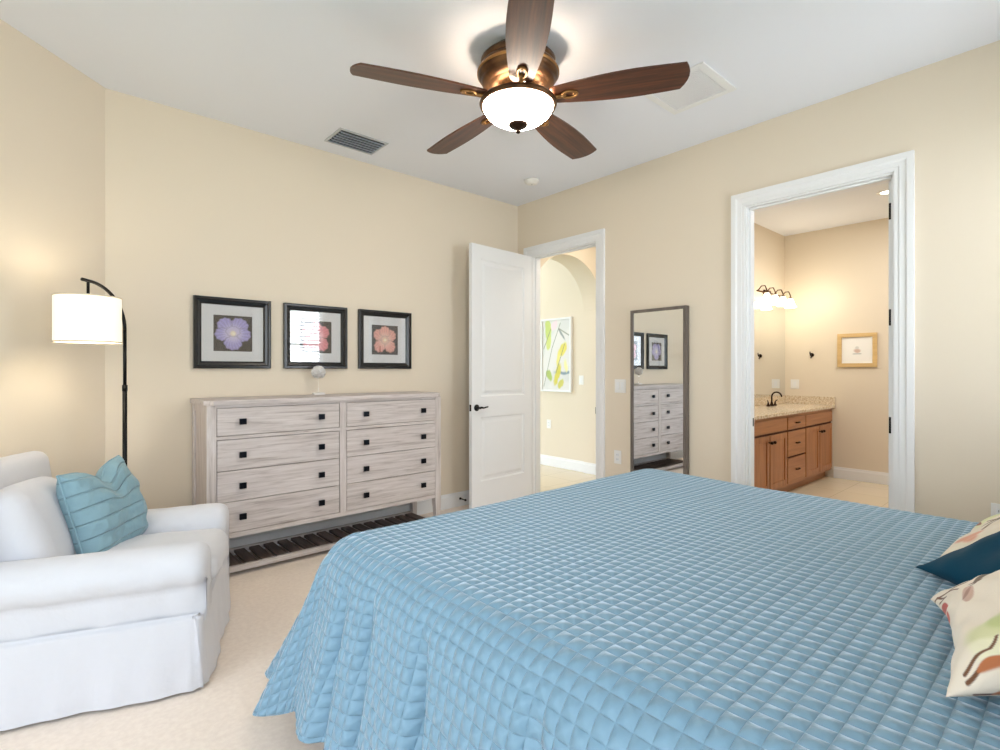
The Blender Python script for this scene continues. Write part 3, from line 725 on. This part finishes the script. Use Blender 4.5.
# local: x forward (front at 0), y to the sitter's left (near side y=0)
def skirt_loop(z):
    """outline of the skirt at height z: list of (x, y); flares outward to the floor with pleats at the corners"""
    fl = .03*(1-z/.30); pts = []; c = [(-AD, AW), (-AD, 0), (0, 0), (0, AW)]
    N_ = 44; 
    for k in range(4):
        a = Vector(c[k]); b = Vector(c[(k+1)%4]); d = (b-a).normalized(); nrm = Vector((d.y, -d.x))
        if (Vector((-AD/2, AW/2))-a).dot(nrm) > 0: nrm = -nrm
        for i in range(N_):
            t = i/N_; p = a+(b-a)*t; L = (b-a).length; s = min(t, 1-t)*L
            off = .045 - .0 + fl - .012
            off = -.012 + fl*1.0 - (.012 if z > .299 else 0)
            rr = .03
            if s < rr: off -= (rr-math.sqrt(max(0, rr*rr-(rr-s)**2)))*.7
            # inverted pleat a little in from each corner
            off -= .022*math.exp(-((s-.022)/.007)**2)*(1-z/.30)*1.0
            off += (.006*math.sin(t*L*17+k*2)+.004*math.sin(t*L*41+k))*(1-z/.30)
            p = p + nrm*off
            pts.append((p.x, p.y))
    return pts
zl = [.012, .05, .10, .15, .20, .25, .285, .298, .3005, .31]
P = []
for z in zl:
    lp_ = skirt_loop(min(z, .31) if z < .302 else .301); 
    P.append([(x, y, z) for x, y in lp_])
P = np.array(P).transpose(1,0,2)
grid_mesh('skirt', P, M['slip'], ch, closed_u=True)
def arm_mesh(y0, sgn):
    """sgn=+1: inner side towards +y"""
    sec = []
    inner = .205
    prof = [(inner, .30), (inner, .40), (inner, .48)]
    for i in range(0, 25):          # over the top, outer roll
        a = PI*0.0 + (PI*1.28)*i/24
        cy, cz, ry, rz = .095, .492, .108, .093
        prof.append((cy+ry*math.cos(a)*(1.0), cz+rz*math.sin(a) if a < PI else cz+rz*1.0*math.sin(a)))
    prof += [(.028, .40), (.030, .36), (.032, .31), (.036, .25), (.09, .25), (.205, .25)]
    prof = [(p[0], p[1]) for p in prof]
    xs = [-AD+.06] + list(np.linspace(-AD+.10, -.06, 22)) + [-.035, -.018, -.006, .0]
    ins = {-.035: .003, -.018: .012, -.006: .024, .0: .040}
    rows = []
    cyc, czc = .105, .45
    for x in xs:
        k = 0
        for q_, v_ in ins.items():
            if abs(x-q_) < 1e-6: k = v_
        row = []
        for j, (py, pz) in enumerate(prof):
            dy, dz = py-cyc, pz-czc; L = math.hypot(dy, dz); sc_ = max(0, 1-k/max(L, .05)) if pz > .38 else 1-k*.8/max(L,.05)
            sag = -.012*math.sin(PI*(x+AD)/AD)*(1 if pz > .5 else .2)
            wv = .004*math.sin(x*23+pz*30)+.003*math.sin(x*51-pz*22+1)
            row.append((x, y0+sgn*(cyc+dy*sc_-(wv if py < .1 else 0)), czc+dz*sc_+sag*(0.5)+.0))
        rows.append(row)
    P = np.array(rows)
    bm = bmesh.new(); V = [[bm.verts.new(p) for p in r] for r in rows]; n = len(prof)
    for a, b in zip(V, V[1:]):
        for i in range(n): bm.faces.new((a[i], a[(i+1)%n], b[(i+1)%n], b[i]))
    bm.faces.new(V[0]); bm.faces.new(V[-1][::-1])
    bmesh.ops.triangulate(bm, faces=[f for f in bm.faces if len(f.verts) > 4])
    return bm
finish('arm', arm_mesh(0, 1), M['slip'], ch, smooth=True)
finish('arm', arm_mesh(AW, -1), M['slip'], ch, smooth=True)
softbox('seat_platform', AD-.06, AW-.12, .16, M['slip'], ch, (-AD/2-.0, AW/2, .32), n=12, wr=0)
softbox('seat_cushion', .80, AW-.40, .15, M['slip'], ch, (-.385, AW/2, .415), bulge=.012, wr=.006, seed=2)
softbox('chair_back', .19, AW-.02, .61, M['slip'], ch, (-AD+.085, AW/2+.02, .60), (0, math.radians(-8), 0), rad=.6, bulge=.0, wr=.010, seed=5)
softbox('back_cushion', .20, AW-.44, .40, M['slip'], ch, (-AD+.25, AW/2-.045, .615), (0, math.radians(-18), 0), rad=.8, bulge=.022, wr=.012, seed=8)

# blue pillow on the chair
def look(loc, yaw, lean, roll=0):
    return Matrix.Translation(loc) @ Matrix.Rotation(yaw, 4, 'Z') @ Matrix.Rotation(lean, 4, 'X') @ Matrix.Rotation(roll, 4, 'Y')
bp, rim = pillow('throw_pillow', .43, .43, .19, M['bluepillow'], notch=.07, seed=4, mtx=look((-3.565, -.925, .655), math.radians(50), math.radians(-16), math.radians(-4)))
tag(bp, 'light blue pintucked square pillow with dented top on the white armchair', 'pillow')
bm = bmesh.new(); tube(bm, rim, .0045, 8, cap=False); pp = finish('piping', bm, M['bluepillow'], bp, smooth=True)

# ------------------------------------------------------------------ bed
X0, X1, Y0, Y1, ZT = -2.90, -1.07, -4.30, -2.28, .718
bed = thing('bed', 'king bed with low brown wooden frame under the blue quilt', 'bed', ((X0+X1)/2, (Y0+Y1)/2, 0))
bx_, by_ = (X0+X1)/2, (Y0+Y1)/2
softbox('mattress', X1-X0+.04, Y1-Y0+.0, .28, M['mattress'], bed, (0, .0, ZT-.185), n=14, wr=0)
boxes('bed_frame', [(X0-bx_+.01, X1-bx_-.01, Y0-by_+.02, Y1-by_-.01, .14, .375)], M['bedwood'], bed, bevel=.006)
for sx in (-1, 1):
    for sy in (-1, 1):
        bm = bmesh.new(); cx, cy = sx*((X1-X0)/2-.07), sy*((Y1-Y0)/2-.07)
        lathe(bm, [(.028, 0), (.038, .14)], 4, (cx, cy, 0)); finish('leg', bm, M['bedwood'], bed)
boxes('headboard', [(X0-bx_-.02, X1-bx_+.02, Y0-by_-.05, Y0-by_-.005, .3, 1.25)], M['bedwood'], bed, bevel=.01)

def build_quilt():
    g = .00925; L = .00925*66; r = .13
    nx = round((X1-X0)/g); ny = round((Y1-Y0)/g)
    xs = np.linspace(X0, X1, nx+1); ys = np.linspace(Y0, Y1, ny+1)
    verts = []; uv = []; faces = []; index = {}
    def topz(x, y):
        z = ZT + .010*wobble(x*2.2, y*2.2, 11) + .004*wobble(x*7, y*7, 12)
        return z
    for i, x in enumerate(xs):
        for j, y in enumerate(ys):
            index[(i, j)] = len(verts); verts.append((x, y, 0)); uv.append((i*.00925, j*.00925))
    XX, YY = np.meshgrid(xs, ys, indexing='ij'); ZZ = topz(XX, YY).ravel(); verts = [(v[0], v[1], float(z)) for v, z in zip(verts, ZZ)]
    for i in range(nx):
        for j in range(ny): faces.append((index[i,j], index[i+1,j], index[i+1,j+1], index[i,j+1]))
    # perimeter: near side (head to foot), corner fan, foot, corner fan, far side (foot to head)
    per = []
    for j in range(ny+1): per.append((index[0,j], PI, xs[0], ys[j], j*g))
    K = 100; s0 = ny*g
    for k in range(1, K): per.append((index[0,ny], PI-PI/2*k/K, xs[0], ys[-1], s0+.30*k/K))
    s0 += .30
    for i in range(nx+1): per.append((index[i,ny], PI/2, xs[i], ys[-1], s0+i*g))
    s0 += nx*g
    for k in range(1, K): per.append((index[nx,ny], PI/2-PI/2*k/K, xs[-1], ys[-1], s0+.30*k/K))
    s0 += .30
    for j in range(ny, -1, -1): per.append((index[nx,j], 0, xs[-1], ys[j], s0+(ny-j)*g))
    ns = 66; prev = None
    for (vi, ang, bx, by, s) in per:
        dx, dy = math.cos(ang), math.sin(ang)
        cn = abs(math.sin(2*ang))        # 1 in the middle of a corner
        near = ang > PI/2 and cn > 0
        Lp = L*(1+.16*cn**.8)
        col_ = [vi]; 
        z_top = verts[vi][2]
        for q in range(1, ns+1):
            d = Lp*q/ns; fr = d/Lp
            A_ = math.radians(84)
            if d < r*A_: hx = r*math.sin(d/r); dz = r*(1-math.cos(d/r))
            else:
                e_ = d-r*A_; hx = r*math.sin(A_)+e_*math.cos(A_); dz = r*(1-math.cos(A_))+e_*math.sin(A_)
            # folds in the hanging part
            w_ = .5+.5*math.sin(s*7.3+.6); w2 = math.sin(s*17.0+1.3); w3 = math.sin(s*31.0)
            amp = fr**1.3
            off = amp*(.030 + .028*w_ + .014*w2 + .004*w3)
            for si, wi, de in ((1.80,.022,.05), (1.64,.022,.045), (1.36,.022,.05), (.95,.025,.045), (.6,.03,.04)):
                if s < ny*g: off -= de*sm(fr, .12, .6)*math.exp(-((s-si-.10*(1-fr))/wi)**2)
            if cn == 0 and bx < xs[1] and ang > 3: off += .055*fr*float(sm(s, ny*g-.45, ny*g))
            if cn > 0:
                if near: off += .055*fr*max(0, (math.degrees(ang)-90)/90)
                # two soft lobes with a deep valley between them
                a_ = math.degrees(ang); c_ = (a_-90) if a_ > 90 else (90-a_)       # 0 foot side .. 90 side
                lob = math.exp(-((c_-66)/12)**2)*.13 + math.exp(-((c_-30)/11)**2)*.22 - .02*math.exp(-((c_-47)/6)**2)
                off += amp*lob*1.0
            hx += off; dz = dz*(1-.05*amp*cn)
            z = max(z_top-dz, .03)
            verts.append((bx+dx*hx, by+dy*hx, z)); uv.append((uv[vi][0]+dx*L*fr, uv[vi][1]+dy*L*fr)); col_.append(len(verts)-1)
        if prev:
            for q in range(ns):
                a, b, c, d_ = prev[q], col_[q], col_[q+1], prev[q+1]
                if a == b: faces.append((a, c, d_))
                else: faces.append((a, b, c, d_))
        prev = col_
    me = bpy.data.meshes.new('bedspread'); me.from_pydata(verts, [], faces)
    l = me.uv_layers.new(name='cloth'); li = np.empty(len(me.loops), int); me.loops.foreach_get('vertex_index', li)
    l.data.foreach_set('uv', (np.array(uv)[li]+.037*100).ravel())
    bm = bmesh.new(); bm.from_mesh(me); bmesh.ops.recalc_face_normals(bm, faces=bm.faces)
    for _ in range(6): bmesh.ops.smooth_vert(bm, verts=bm.verts, factor=.4, use_axis_x=True, use_axis_y=True, use_axis_z=True)
    bm.normal_update(); up = sum(f.normal.z for f in list(bm.faces)[:50]); sgn = 1 if up > 0 else -1
    for v in bm.verts:
        a, b = uv[v.index]; h = math.sqrt(abs(math.sin(PI*a/.037))*abs(math.sin(PI*b/.037)))
        v.co += v.normal*(sgn*.0022*h)
    bm.to_mesh(me); bm.free()
    me.polygons.foreach_set('use_smooth', [True]*len(me.polygons)); me.update()
    o = link('bedspread', me, M['quilt'])
    # turned, bound hem
    so = o.modifiers.new('thickness', 'SOLIDIFY'); so.thickness = .008; so.offset = -1
    return o
tag(build_quilt(), 'blue square-quilted bedspread draped over the bed to near the floor', 'bedspread')

# pillows on the bed
def seg_dist(U, V, a, b):
    ax_, ay = a; bx, by = b; dx, dy = bx-ax_, by-ay; t = np.clip(((U-ax_)*dx+(V-ay)*dy)/(dx*dx+dy*dy+1e-9), 0, 1); return np.hypot(U-ax_-t*dx, V-ay-t*dy), t
def botanical(seed, mirror=False):
    def fn(U, V):
        if mirror: U = -U
        r = np.random.RandomState(seed); c = np.zeros(U.shape+(3,), np.float32)+lincol((236,222,202))
        def leaf(c, x, y, a, L, w, col_):
            xx = (U-x)*math.cos(a)+(V-y)*math.sin(a); yy = -(U-x)*math.sin(a)+(V-y)*math.cos(a); t = xx/L
            half = w*np.sqrt(np.clip(1-((t-.5)/.5)**2, 0, 1))*(1.1-.5*t)
            return blend(c, sm(half-np.abs(yy), -.004, .012)*((t > 0) & (t < 1)), col_)
        for (x, y, rr, col_) in ((.42,-.62,.30,(214,214,160)), (.15,-.70,.20,(226,226,180)), (-.3,.45,.24,(222,220,170)), (-.72,-.66,.2,(220,150,120))):
            d = np.hypot((U-x), (V-y)*1.1)+.05*np.sin(3*np.arctan2(V-y, U-x)+x*5); c = blend(c, sm(-d, -rr, -rr*.6)*.85, col_)
        segs = [((1.0,-.1),(.55,.02)),((.55,.02),(.15,.1)),((.15,.1),(-.35,.0)),((-.35,.0),(-.9,.15)),((.55,.02),(.35,.4)),((.35,.4),(.4,.75)),((.15,.1),(-.05,-.35)),((-.05,-.35),(.05,-.6)),((-.35,0),(-.5,.5)),((.9,-.8),(.55,-.7)),((.55,-.7),(.3,-.85)),((-.05,-.35),(-.5,-.55)),((.8,.6),(.95,.2))]
        for a, b in segs:
            d, t = seg_dist(U, V, a, b); c = blend(c, sm(-d, -.019, -.009), (112,78,58))
        for (x, y, a, L, w, col_) in ((.35,.4,1.9,.3,.07,(120,104,84)),(.4,.75,.6,.25,.06,(150,120,90)),(-.05,-.35,-2.2,.34,.07,(128,110,80)),(.55,.02,.9,.3,.07,(196,90,74)),(.85,-.1,1.8,.28,.07,(206,88,76)),
                (-.35,0,-1.9,.3,.08,(186,120,96)),(-.5,.5,2.2,.3,.07,(120,108,84)),(.3,-.85,2.6,.3,.06,(150,96,70)),(.88,-.5,1.4,.34,.05,(206,90,78)),(-.9,.15,-2.0,.3,.07,(196,94,80)),(.15,.1,1.2,.22,.06,(208,170,150)),(.62,-.25,-1.7,.3,.08,(208,172,150))):
            c = leaf(c, x, y, a, L, w, col_)
        return c
    return fn
def floral_near(U, V):
    c = np.zeros(U.shape+(3,), np.float32)+lincol((238,225,207)); c = blend(c, .35*sm(wobble(U*3, V*3, 77), .0, .8), (228,206,184))
    def leaf(c, a, b, w, col_):
        d, t = seg_dist(U, V, a, b); half = w*np.sqrt(np.clip(t*(1-t)*4, 0, 1))**1.2; return blend(c, sm(half-d, -.004, .012)*((t > .01) & (t < .99)), col_)
    for (x, y, rx, ry, col_) in ((.66,-.52,.30,.30,(218,218,168)), (.52,-.42,.22,.18,(196,204,140)), (.80,-.60,.16,.2,(240,236,206)), (-.2,.5,.3,.3,(214,216,164)), (.3,.75,.3,.2,(226,176,150)), (-.7,.2,.2,.3,(224,150,130))):
        q = np.hypot((U-x)/rx, (V-y)/ry)+.12*np.sin(3*np.arctan2(V-y, U-x)+x*7); c = blend(c, sm(-q, -1.05, -.6)*.9, col_)
    for pts in (((-.84,-.99),(-.79,-.84),(-.77,-.58),(-.68,-.31),(-.55,.0),(-.3,.3),(-.2,.7)), ((-.79,-.84),(-.66,-.72),(-.52,-.58),(-.50,-.50)), ((-.50,-.55),(-.38,-.62),(-.15,-.66)), ((-.84,-.95),(-.62,-.88),(-.7,-.97)),
                ((.92,-.84),(.86,-.72),(.82,-.62),(.70,-.55)), ((.97,-.84),(.93,-.66),(.94,-.5)), ((.0,.1),(.3,.2),(.6,.1)), ((-.3,.3),(.0,.1))):
        for a, b in zip(pts, pts[1:]):
            d, t = seg_dist(U, V, a, b); c = blend(c, sm(-d, -.020, -.010), (120,84,62))
    for a, b, w, k in (((-.52,-.58),(-.66,-.36),.055,(120,104,88)), ((-.40,-.62),(-.02,-.68),.07,(206,172,154)), ((-.32,-.60),(-.12,-.72),.035,(172,132,116)), ((-.98,-.80),(-.93,-.50),.06,(202,84,70)), ((-.62,-.99),(-.36,-.93),.05,(196,96,84)),
                       ((-.22,-.98),(-.02,-.95),.04,(206,104,92)), ((.95,-.76),(.93,-.5),.04,(186,116,78)), ((.97,-.55),(.98,-.3),.04,(214,150,120)), ((-.30,.3),(-.5,.6),.07,(128,112,86)), ((.3,.2),(.2,.5),.07,(196,90,76)), ((.6,.1),(.85,.3),.06,(128,112,86))):
        c = leaf(c, a, b, w, k)
    return c
def lay(cx, cy, cz, yaw, lean): return look((cx, cy, cz), yaw, lean)
E0 = PI     # pillow front (local -y) turned to the foot of the bed (+y)
LEAN = math.radians(60)
def bed_pillow(name, xr, yb_, zb, size, t, m, label, cat, yaw=0, colfn=None, seed=0, group=None):
    """xr, yb_: world place of its lower corner furthest from the camera; leans back towards the headboard"""
    R_ = Matrix.Rotation(PI+yaw, 4, 'Z') @ Matrix.Rotation(-LEAN, 4, 'X')
    corner = R_ @ Vector((-size/2, 0, -size/2))
    mt = Matrix.Translation(Vector((xr, yb_, zb))-corner) @ R_
    o, rim = pillow(name, size, size, t, m, colfn=colfn, n=190 if colfn else 60, seed=seed, mtx=mt, pinch=.14)
    tag(o, label, cat, group); return o
bed_pillow('bed_pillow', -2.144, -3.751, .745, .482, .13, M['paintfab'], 'cream floral pillow nearest the camera on the bed, branches and red leaves', 'pillow', math.radians(11.4), floral_near, 1)
bed_pillow('bed_pillow', -1.87, -3.672, .732, .44, .09, M['teal'], 'plain dark teal pillow tucked between the two floral pillows', 'pillow', math.radians(36), None, 2)
bed_pillow('bed_pillow', -1.27, -3.74, .735, .50, .09, M['paintfab'], 'cream floral pillow behind the teal pillow, mostly hidden', 'pillow', math.radians(-4), botanical(3, True), 3)

# ------------------------------------------------------------------ hall painting
hp = thing('hall_painting', 'tall white-framed abstract painting of yellow and green leaves in hall', 'painting', (HX, .73, 1.512), -PI/2)
boxes('frame', [(-.275, .275, -.04, -.002, -.495, -.47), (-.275, .275, -.04, -.002, .47, .495), (-.275, -.25, -.04, -.002, -.47, .47), (.25, .275, -.04, -.002, -.47, .47)], M['trim'], hp, bevel=.002)
def abstract(U, V):
    c = np.zeros(U.shape+(3,), np.float32)+lincol((228,224,220))
    c = blend(c, sm(wobble(U*3, V*4, 31), .1, .4)*.5, (205,208,205)); c = blend(c, sm(-np.abs(V+.5+.06*wobble(U*6,V,3)), -.06, -.02)*sm(U,-.3,.2), (130,150,160))
    for x, y, rx, ry, a, k in ((-.6,.78,.22,.42,.3,(196,210,110)),(-.55,.35,.2,.2,.8,(206,214,120)),(.45,.15,.34,.16,.5,(228,214,90)),(.15,-.1,.13,.28,-.3,(234,222,120)),(.1,-.55,.36,.17,.9,(214,202,70)),(-.5,-.6,.25,.15,-.6,(170,190,90)),(.35,-.82,.22,.12,.3,(206,200,90)),(.35,.62,.36,.05,-.6,(140,148,146)),(.7,-.3,.14,.22,.2,(238,230,160)),(-.1,.86,.26,.14,.2,(236,214,220))):
        x_ = (U-x)*math.cos(a)+(V*1.0-y)*math.sin(a); y_ = -(U-x)*math.sin(a)+(V-y)*math.cos(a)
        q = (x_/rx)**2+(y_/ry)**2+.6*wobble(U*9, V*9, int(abs(x*100))+1)+.2*wobble(U*20, V*20, 9); c = blend(c, sm(-q, -1.2, -.5)*.95, k)
    for a, b in (((-.9,-.9),(-.3,.2)),((-.3,.2),(.3,.9)),((.0,-.5),(.6,.3)),((.2,.75),(.9,.55)),((-.9,.2),(-.4,.75))):
        d, t = seg_dist(U, V, a, b); c = blend(c, sm(-d, -.022, -.008), (130,136,112))
    return c
painted('canvas', .50, .94, abstract, hp, -.022, 90)

# ------------------------------------------------------------------ bathroom furniture
bpic = thing('bathroom_picture', 'small gold-framed picture with pale sketch on bathroom wall', 'picture', (BX, -2.201, 1.545), -PI/2)
boxes('frame', [(-.20, .20, -.025, -.002, -.20, -.155), (-.20, .20, -.025, -.002, .155, .20), (-.20, -.155, -.025, -.002, -.155, .155), (.155, .20, -.025, -.002, -.155, .155)], M['birch'], bpic, bevel=.003)
def shell(U, V):
    c = np.zeros(U.shape+(3,), np.float32)+lincol((246,244,240)); q = np.hypot(U/.28, (V+.05)/.2)+.2*wobble(U*14, V*14, 5)
    c = blend(c, sm(-q, -1.0, -.5)*.8, (206,170,150)); c = blend(c, sm(-np.hypot(U/.16, (V-.18)/.14), -1, -.6)*.5, (190,190,186)); c = blend(c, sm(-np.abs(V+.28), -.03, -.015)*sm(-np.abs(U), -.35, -.2), (110,120,130)); return c
painted('print', .31, .31, shell, bpic, -.008, 60)
def hook(label, loc, rz, s=1.0):
    t = thing('robe_hook', label, 'hook', loc, rz)
    bm = bmesh.new(); lathe(bm, [(0, -.001), (.022*s, -.001), (.022*s, -.006), (.012*s, -.01), (.007*s, -.03)], 20, (0, 0, 0), 'y', cap=False)
    tube(bm, [(0, -.028*s, 0), (0, -.045*s, -.006*s), (0, -.06*s, .004*s), (0, -.066*s, .02*s), (0, -.062*s, .034*s)], .006*s, 8)
    tube(bm, [(0, -.01*s, -.01*s), (0, -.02*s, -.03*s), (0, -.036*s, -.036*s), (0, -.042*s, -.024*s)], .005*s, 8)
    finish('hook_body', bm, M['bronze_dark'], t, smooth=True); return t
hook('dark bronze robe hook on bathroom wall left of the gold-framed picture', (BX, -1.72, 1.50), -PI/2, 1.1)
# vanity
VY = -1.95
va = thing('bathroom_vanity', 'honey-brown wooden vanity cabinet with panel doors and three drawers in bathroom', 'cabinet', (2.3, BLY, 0))
vx = lambda x: x-2.3
vy = lambda y: y-BLY
boxes('cabinet_body', [(vx(.62), vx(3.44), vy(VY+.02), vy(BLY-.003), .10, .845)], M['shadowgap'], va)
boxes('toe_kick', [(vx(.62), vx(3.44), vy(VY+.08), vy(BLY-.003), 0, .10)], M['cherry_x'], va)
boxes('face_frame', [(vx(.62), vx(3.44), vy(VY+.012), vy(VY+.02), .815, .845), (vx(.62), vx(3.44), vy(VY+.012), vy(VY+.02), .10, .125)], M['cherry_x'], va)
def cup_pull(parent, x, z, vert=False):
    bm = bmesh.new()
    tube(bm, [(x-.045, -.0, z), (x-.035, -.02, z), (x, -.028, z+.004), (x+.035, -.02, z), (x+.045, 0, z)] if not vert else [(x-.0, 0, z), (x, -.03, z)], .007, 8)
    if vert: bmesh.ops.create_uvsphere(bm, u_segments=12, v_segments=8, radius=.016, matrix=Matrix.Translation((x, -.032, z)))
    return finish('handle' if not vert else 'knob', bm, M['bronze_dark'], parent, smooth=True, loc=(0, vy(VY)-.001, 0))
def front(name, x0, x1, z0, z1, panel, m):
    bm = bmesh.new(); x0, x1 = vx(x0)+.009, vx(x1)-.009; ya, yb_ = vy(VY), vy(VY+.018)
    if not panel: box(bm, x0, x1, ya, yb_, z0, z1)
    else:
        s = .058; box(bm, x0, x0+s, ya, yb_, z0, z1); box(bm, x1-s, x1, ya, yb_, z0, z1); box(bm, x0+s, x1-s, ya, yb_, z0, z0+s); box(bm, x0+s, x1-s, ya, yb_, z1-s, z1); box(bm, x0+s, x1-s, ya+.010, yb_, z0+s, z1-s)
    return finish(name, bm, m, va, bevel=.002)
doors = [(.66, 1.105, .1), (1.105, 1.555, -1), (1.555, 2.005, 1), (2.535, 2.985, -1), (2.985, 3.43, 1)]
for a, b, s in doors:
    d_ = front('door', a, b, .125, .665, True, M['cherry_z']); boxes('door_panel', [(vx(a)+.066, vx(b)-.066, vy(VY)+.007, vy(VY)+.012, .185, .605)], M['cherry_z'], d_)
    if abs(s) == 1: cup_pull(d_, vx(b)-.035 if s < 0 else vx(a)+.035, .60, True)
for a, b in ((.66, 1.105), (1.105, 2.005), (2.535, 3.43)): front('false_front', a, b, .688, .815, False, M['cherry_x'])
for z0, z1 in ((.685, .815), (.405, .665), (.125, .385)):
    d_ = front('drawer', 2.01, 2.53, z0, z1, False, M['cherry_x']); cup_pull(d_, vx(2.27), (z0+z1)/2)
ct = thing('vanity_countertop', 'speckled cream granite countertop with backsplash on the bathroom vanity', 'countertop', (2.3, BLY, .847))
boxes('slab', [(vx(.60), vx(3.446), vy(VY-.025), vy(BLY-.002), 0, .035)], M['granite'], ct, bevel=.004)
boxes('backsplash', [(vx(.60), vx(3.446), vy(BLY-.022), vy(BLY-.002), .036, .135), (vx(3.426), vx(3.446), vy(VY-.025), vy(BLY-.023), .036, .135)], M['granite'], ct, bevel=.002)
# faucets
def faucet(x, label):
    t = thing('faucet', label, 'faucet', (x, BLY-.12, .8832))
    bm = bmesh.new(); lathe(bm, [(0, 0), (.026, 0), (.024, .012), (.014, .03), (.011, .05), (0, .05)], 20, cap=False)
    tube(bm, [(0, 0, .04)]+[(0, -.055+.055*math.cos(a), .11+.055*math.sin(a)) for a in [PI*k/10 for k in range(11)]], .009, 10); finish('spout', bm, M['bronze_dark'], t, smooth=True)
    for s in (-1, 1):
        bm = bmesh.new(); lathe(bm, [(0, 0), (.022, 0), (.02, .01), (.011, .025), (.010, .045), (0, .047)], 16, (s*.1, 0, 0), cap=False)
        tube(bm, [(s*.1, 0, .045), (s*.125, -.005, .062), (s*.15, -.01, .066)], .006, 8); finish('tap_handle', bm, M['bronze_dark'], t, smooth=True)
    return t
faucet(2.72, 'dark bronze arched faucet on the granite vanity top')
bm = bmesh.new(); lathe(bm, [(.0, -.06), (.08, -.055), (.15, -.03), (.19, .002), (.205, .003), (.205, -.002)], 40, (2.72, -1.68, .885), cap=False)
for v_ in bm.verts: v_.co.z = max(v_.co.z, .8835)
# mirror on the bath wall
bm_ = boxes('wall_mirror', [(.62, 3.444, BLY-.007, BLY-.001, .985, 2.12)], M['mirror']); tag(bm_, 'large frameless mirror on bathroom wall above the vanity', 'mirror')
# vanity light bar
vl = thing('vanity_light', 'bronze vanity light bar with bright frosted glass shades above mirror', 'wall light', (2.86, BLY, 2.24))
boxes('back_plate', [(-.10, .10, -.025, -.001, -.045, .045)], M['bronze'], vl, bevel=.01)
bm = bmesh.new(); tube(bm, [(-.38, -.05, 0), (.38, -.05, 0)], .010, 10); tube(bm, [(0, -.02, 0), (0, -.05, 0)], .012, 10); finish('bar', bm, M['bronze'], vl, smooth=True)
for k in range(4):
    xx = -.36+.24*k; bm = bmesh.new()
    tube(bm, [(xx, -.05, 0), (xx, -.09, .05), (xx, -.13, .05), (xx, -.15, .0), (xx, -.15, -.04)], .007, 8); lathe(bm, [(.03, -.05), (.018, -.025), (.01, -.02)], 16, (xx, -.15, 0)); finish('light_arm', bm, M['bronze'], vl, smooth=True)
    bm = bmesh.new(); lathe(bm, [(.026, -.04), (.035, -.07), (.05, -.11), (.068, -.15)], 24, (xx, -.15, 0), cap=False); finish('glass_shade', bm, M['globe'], vl, smooth=True)
for k in range(2): light('vanity_bulbs', 'POINT', (2.6+.5*k, BLY-.45, 2.16), 2.2, (1, .92, .76), .08)
dl = thing('recessed_downlight', 'small recessed downlight in bathroom ceiling by the door', 'ceiling light', (2.40, -2.71, H))
bm = bmesh.new(); lathe(bm, [(.055, 0), (.085, 0), (.085, -.006), (.055, -.004)], 32, cap=False); finish('trim_ring', bm, M['trim'], dl)
bm = bmesh.new(); lathe(bm, [(0, -.001), (.055, -.001), (.055, -.003), (0, -.003)], 32, cap=False); finish('lens', bm, M['globe'], dl)
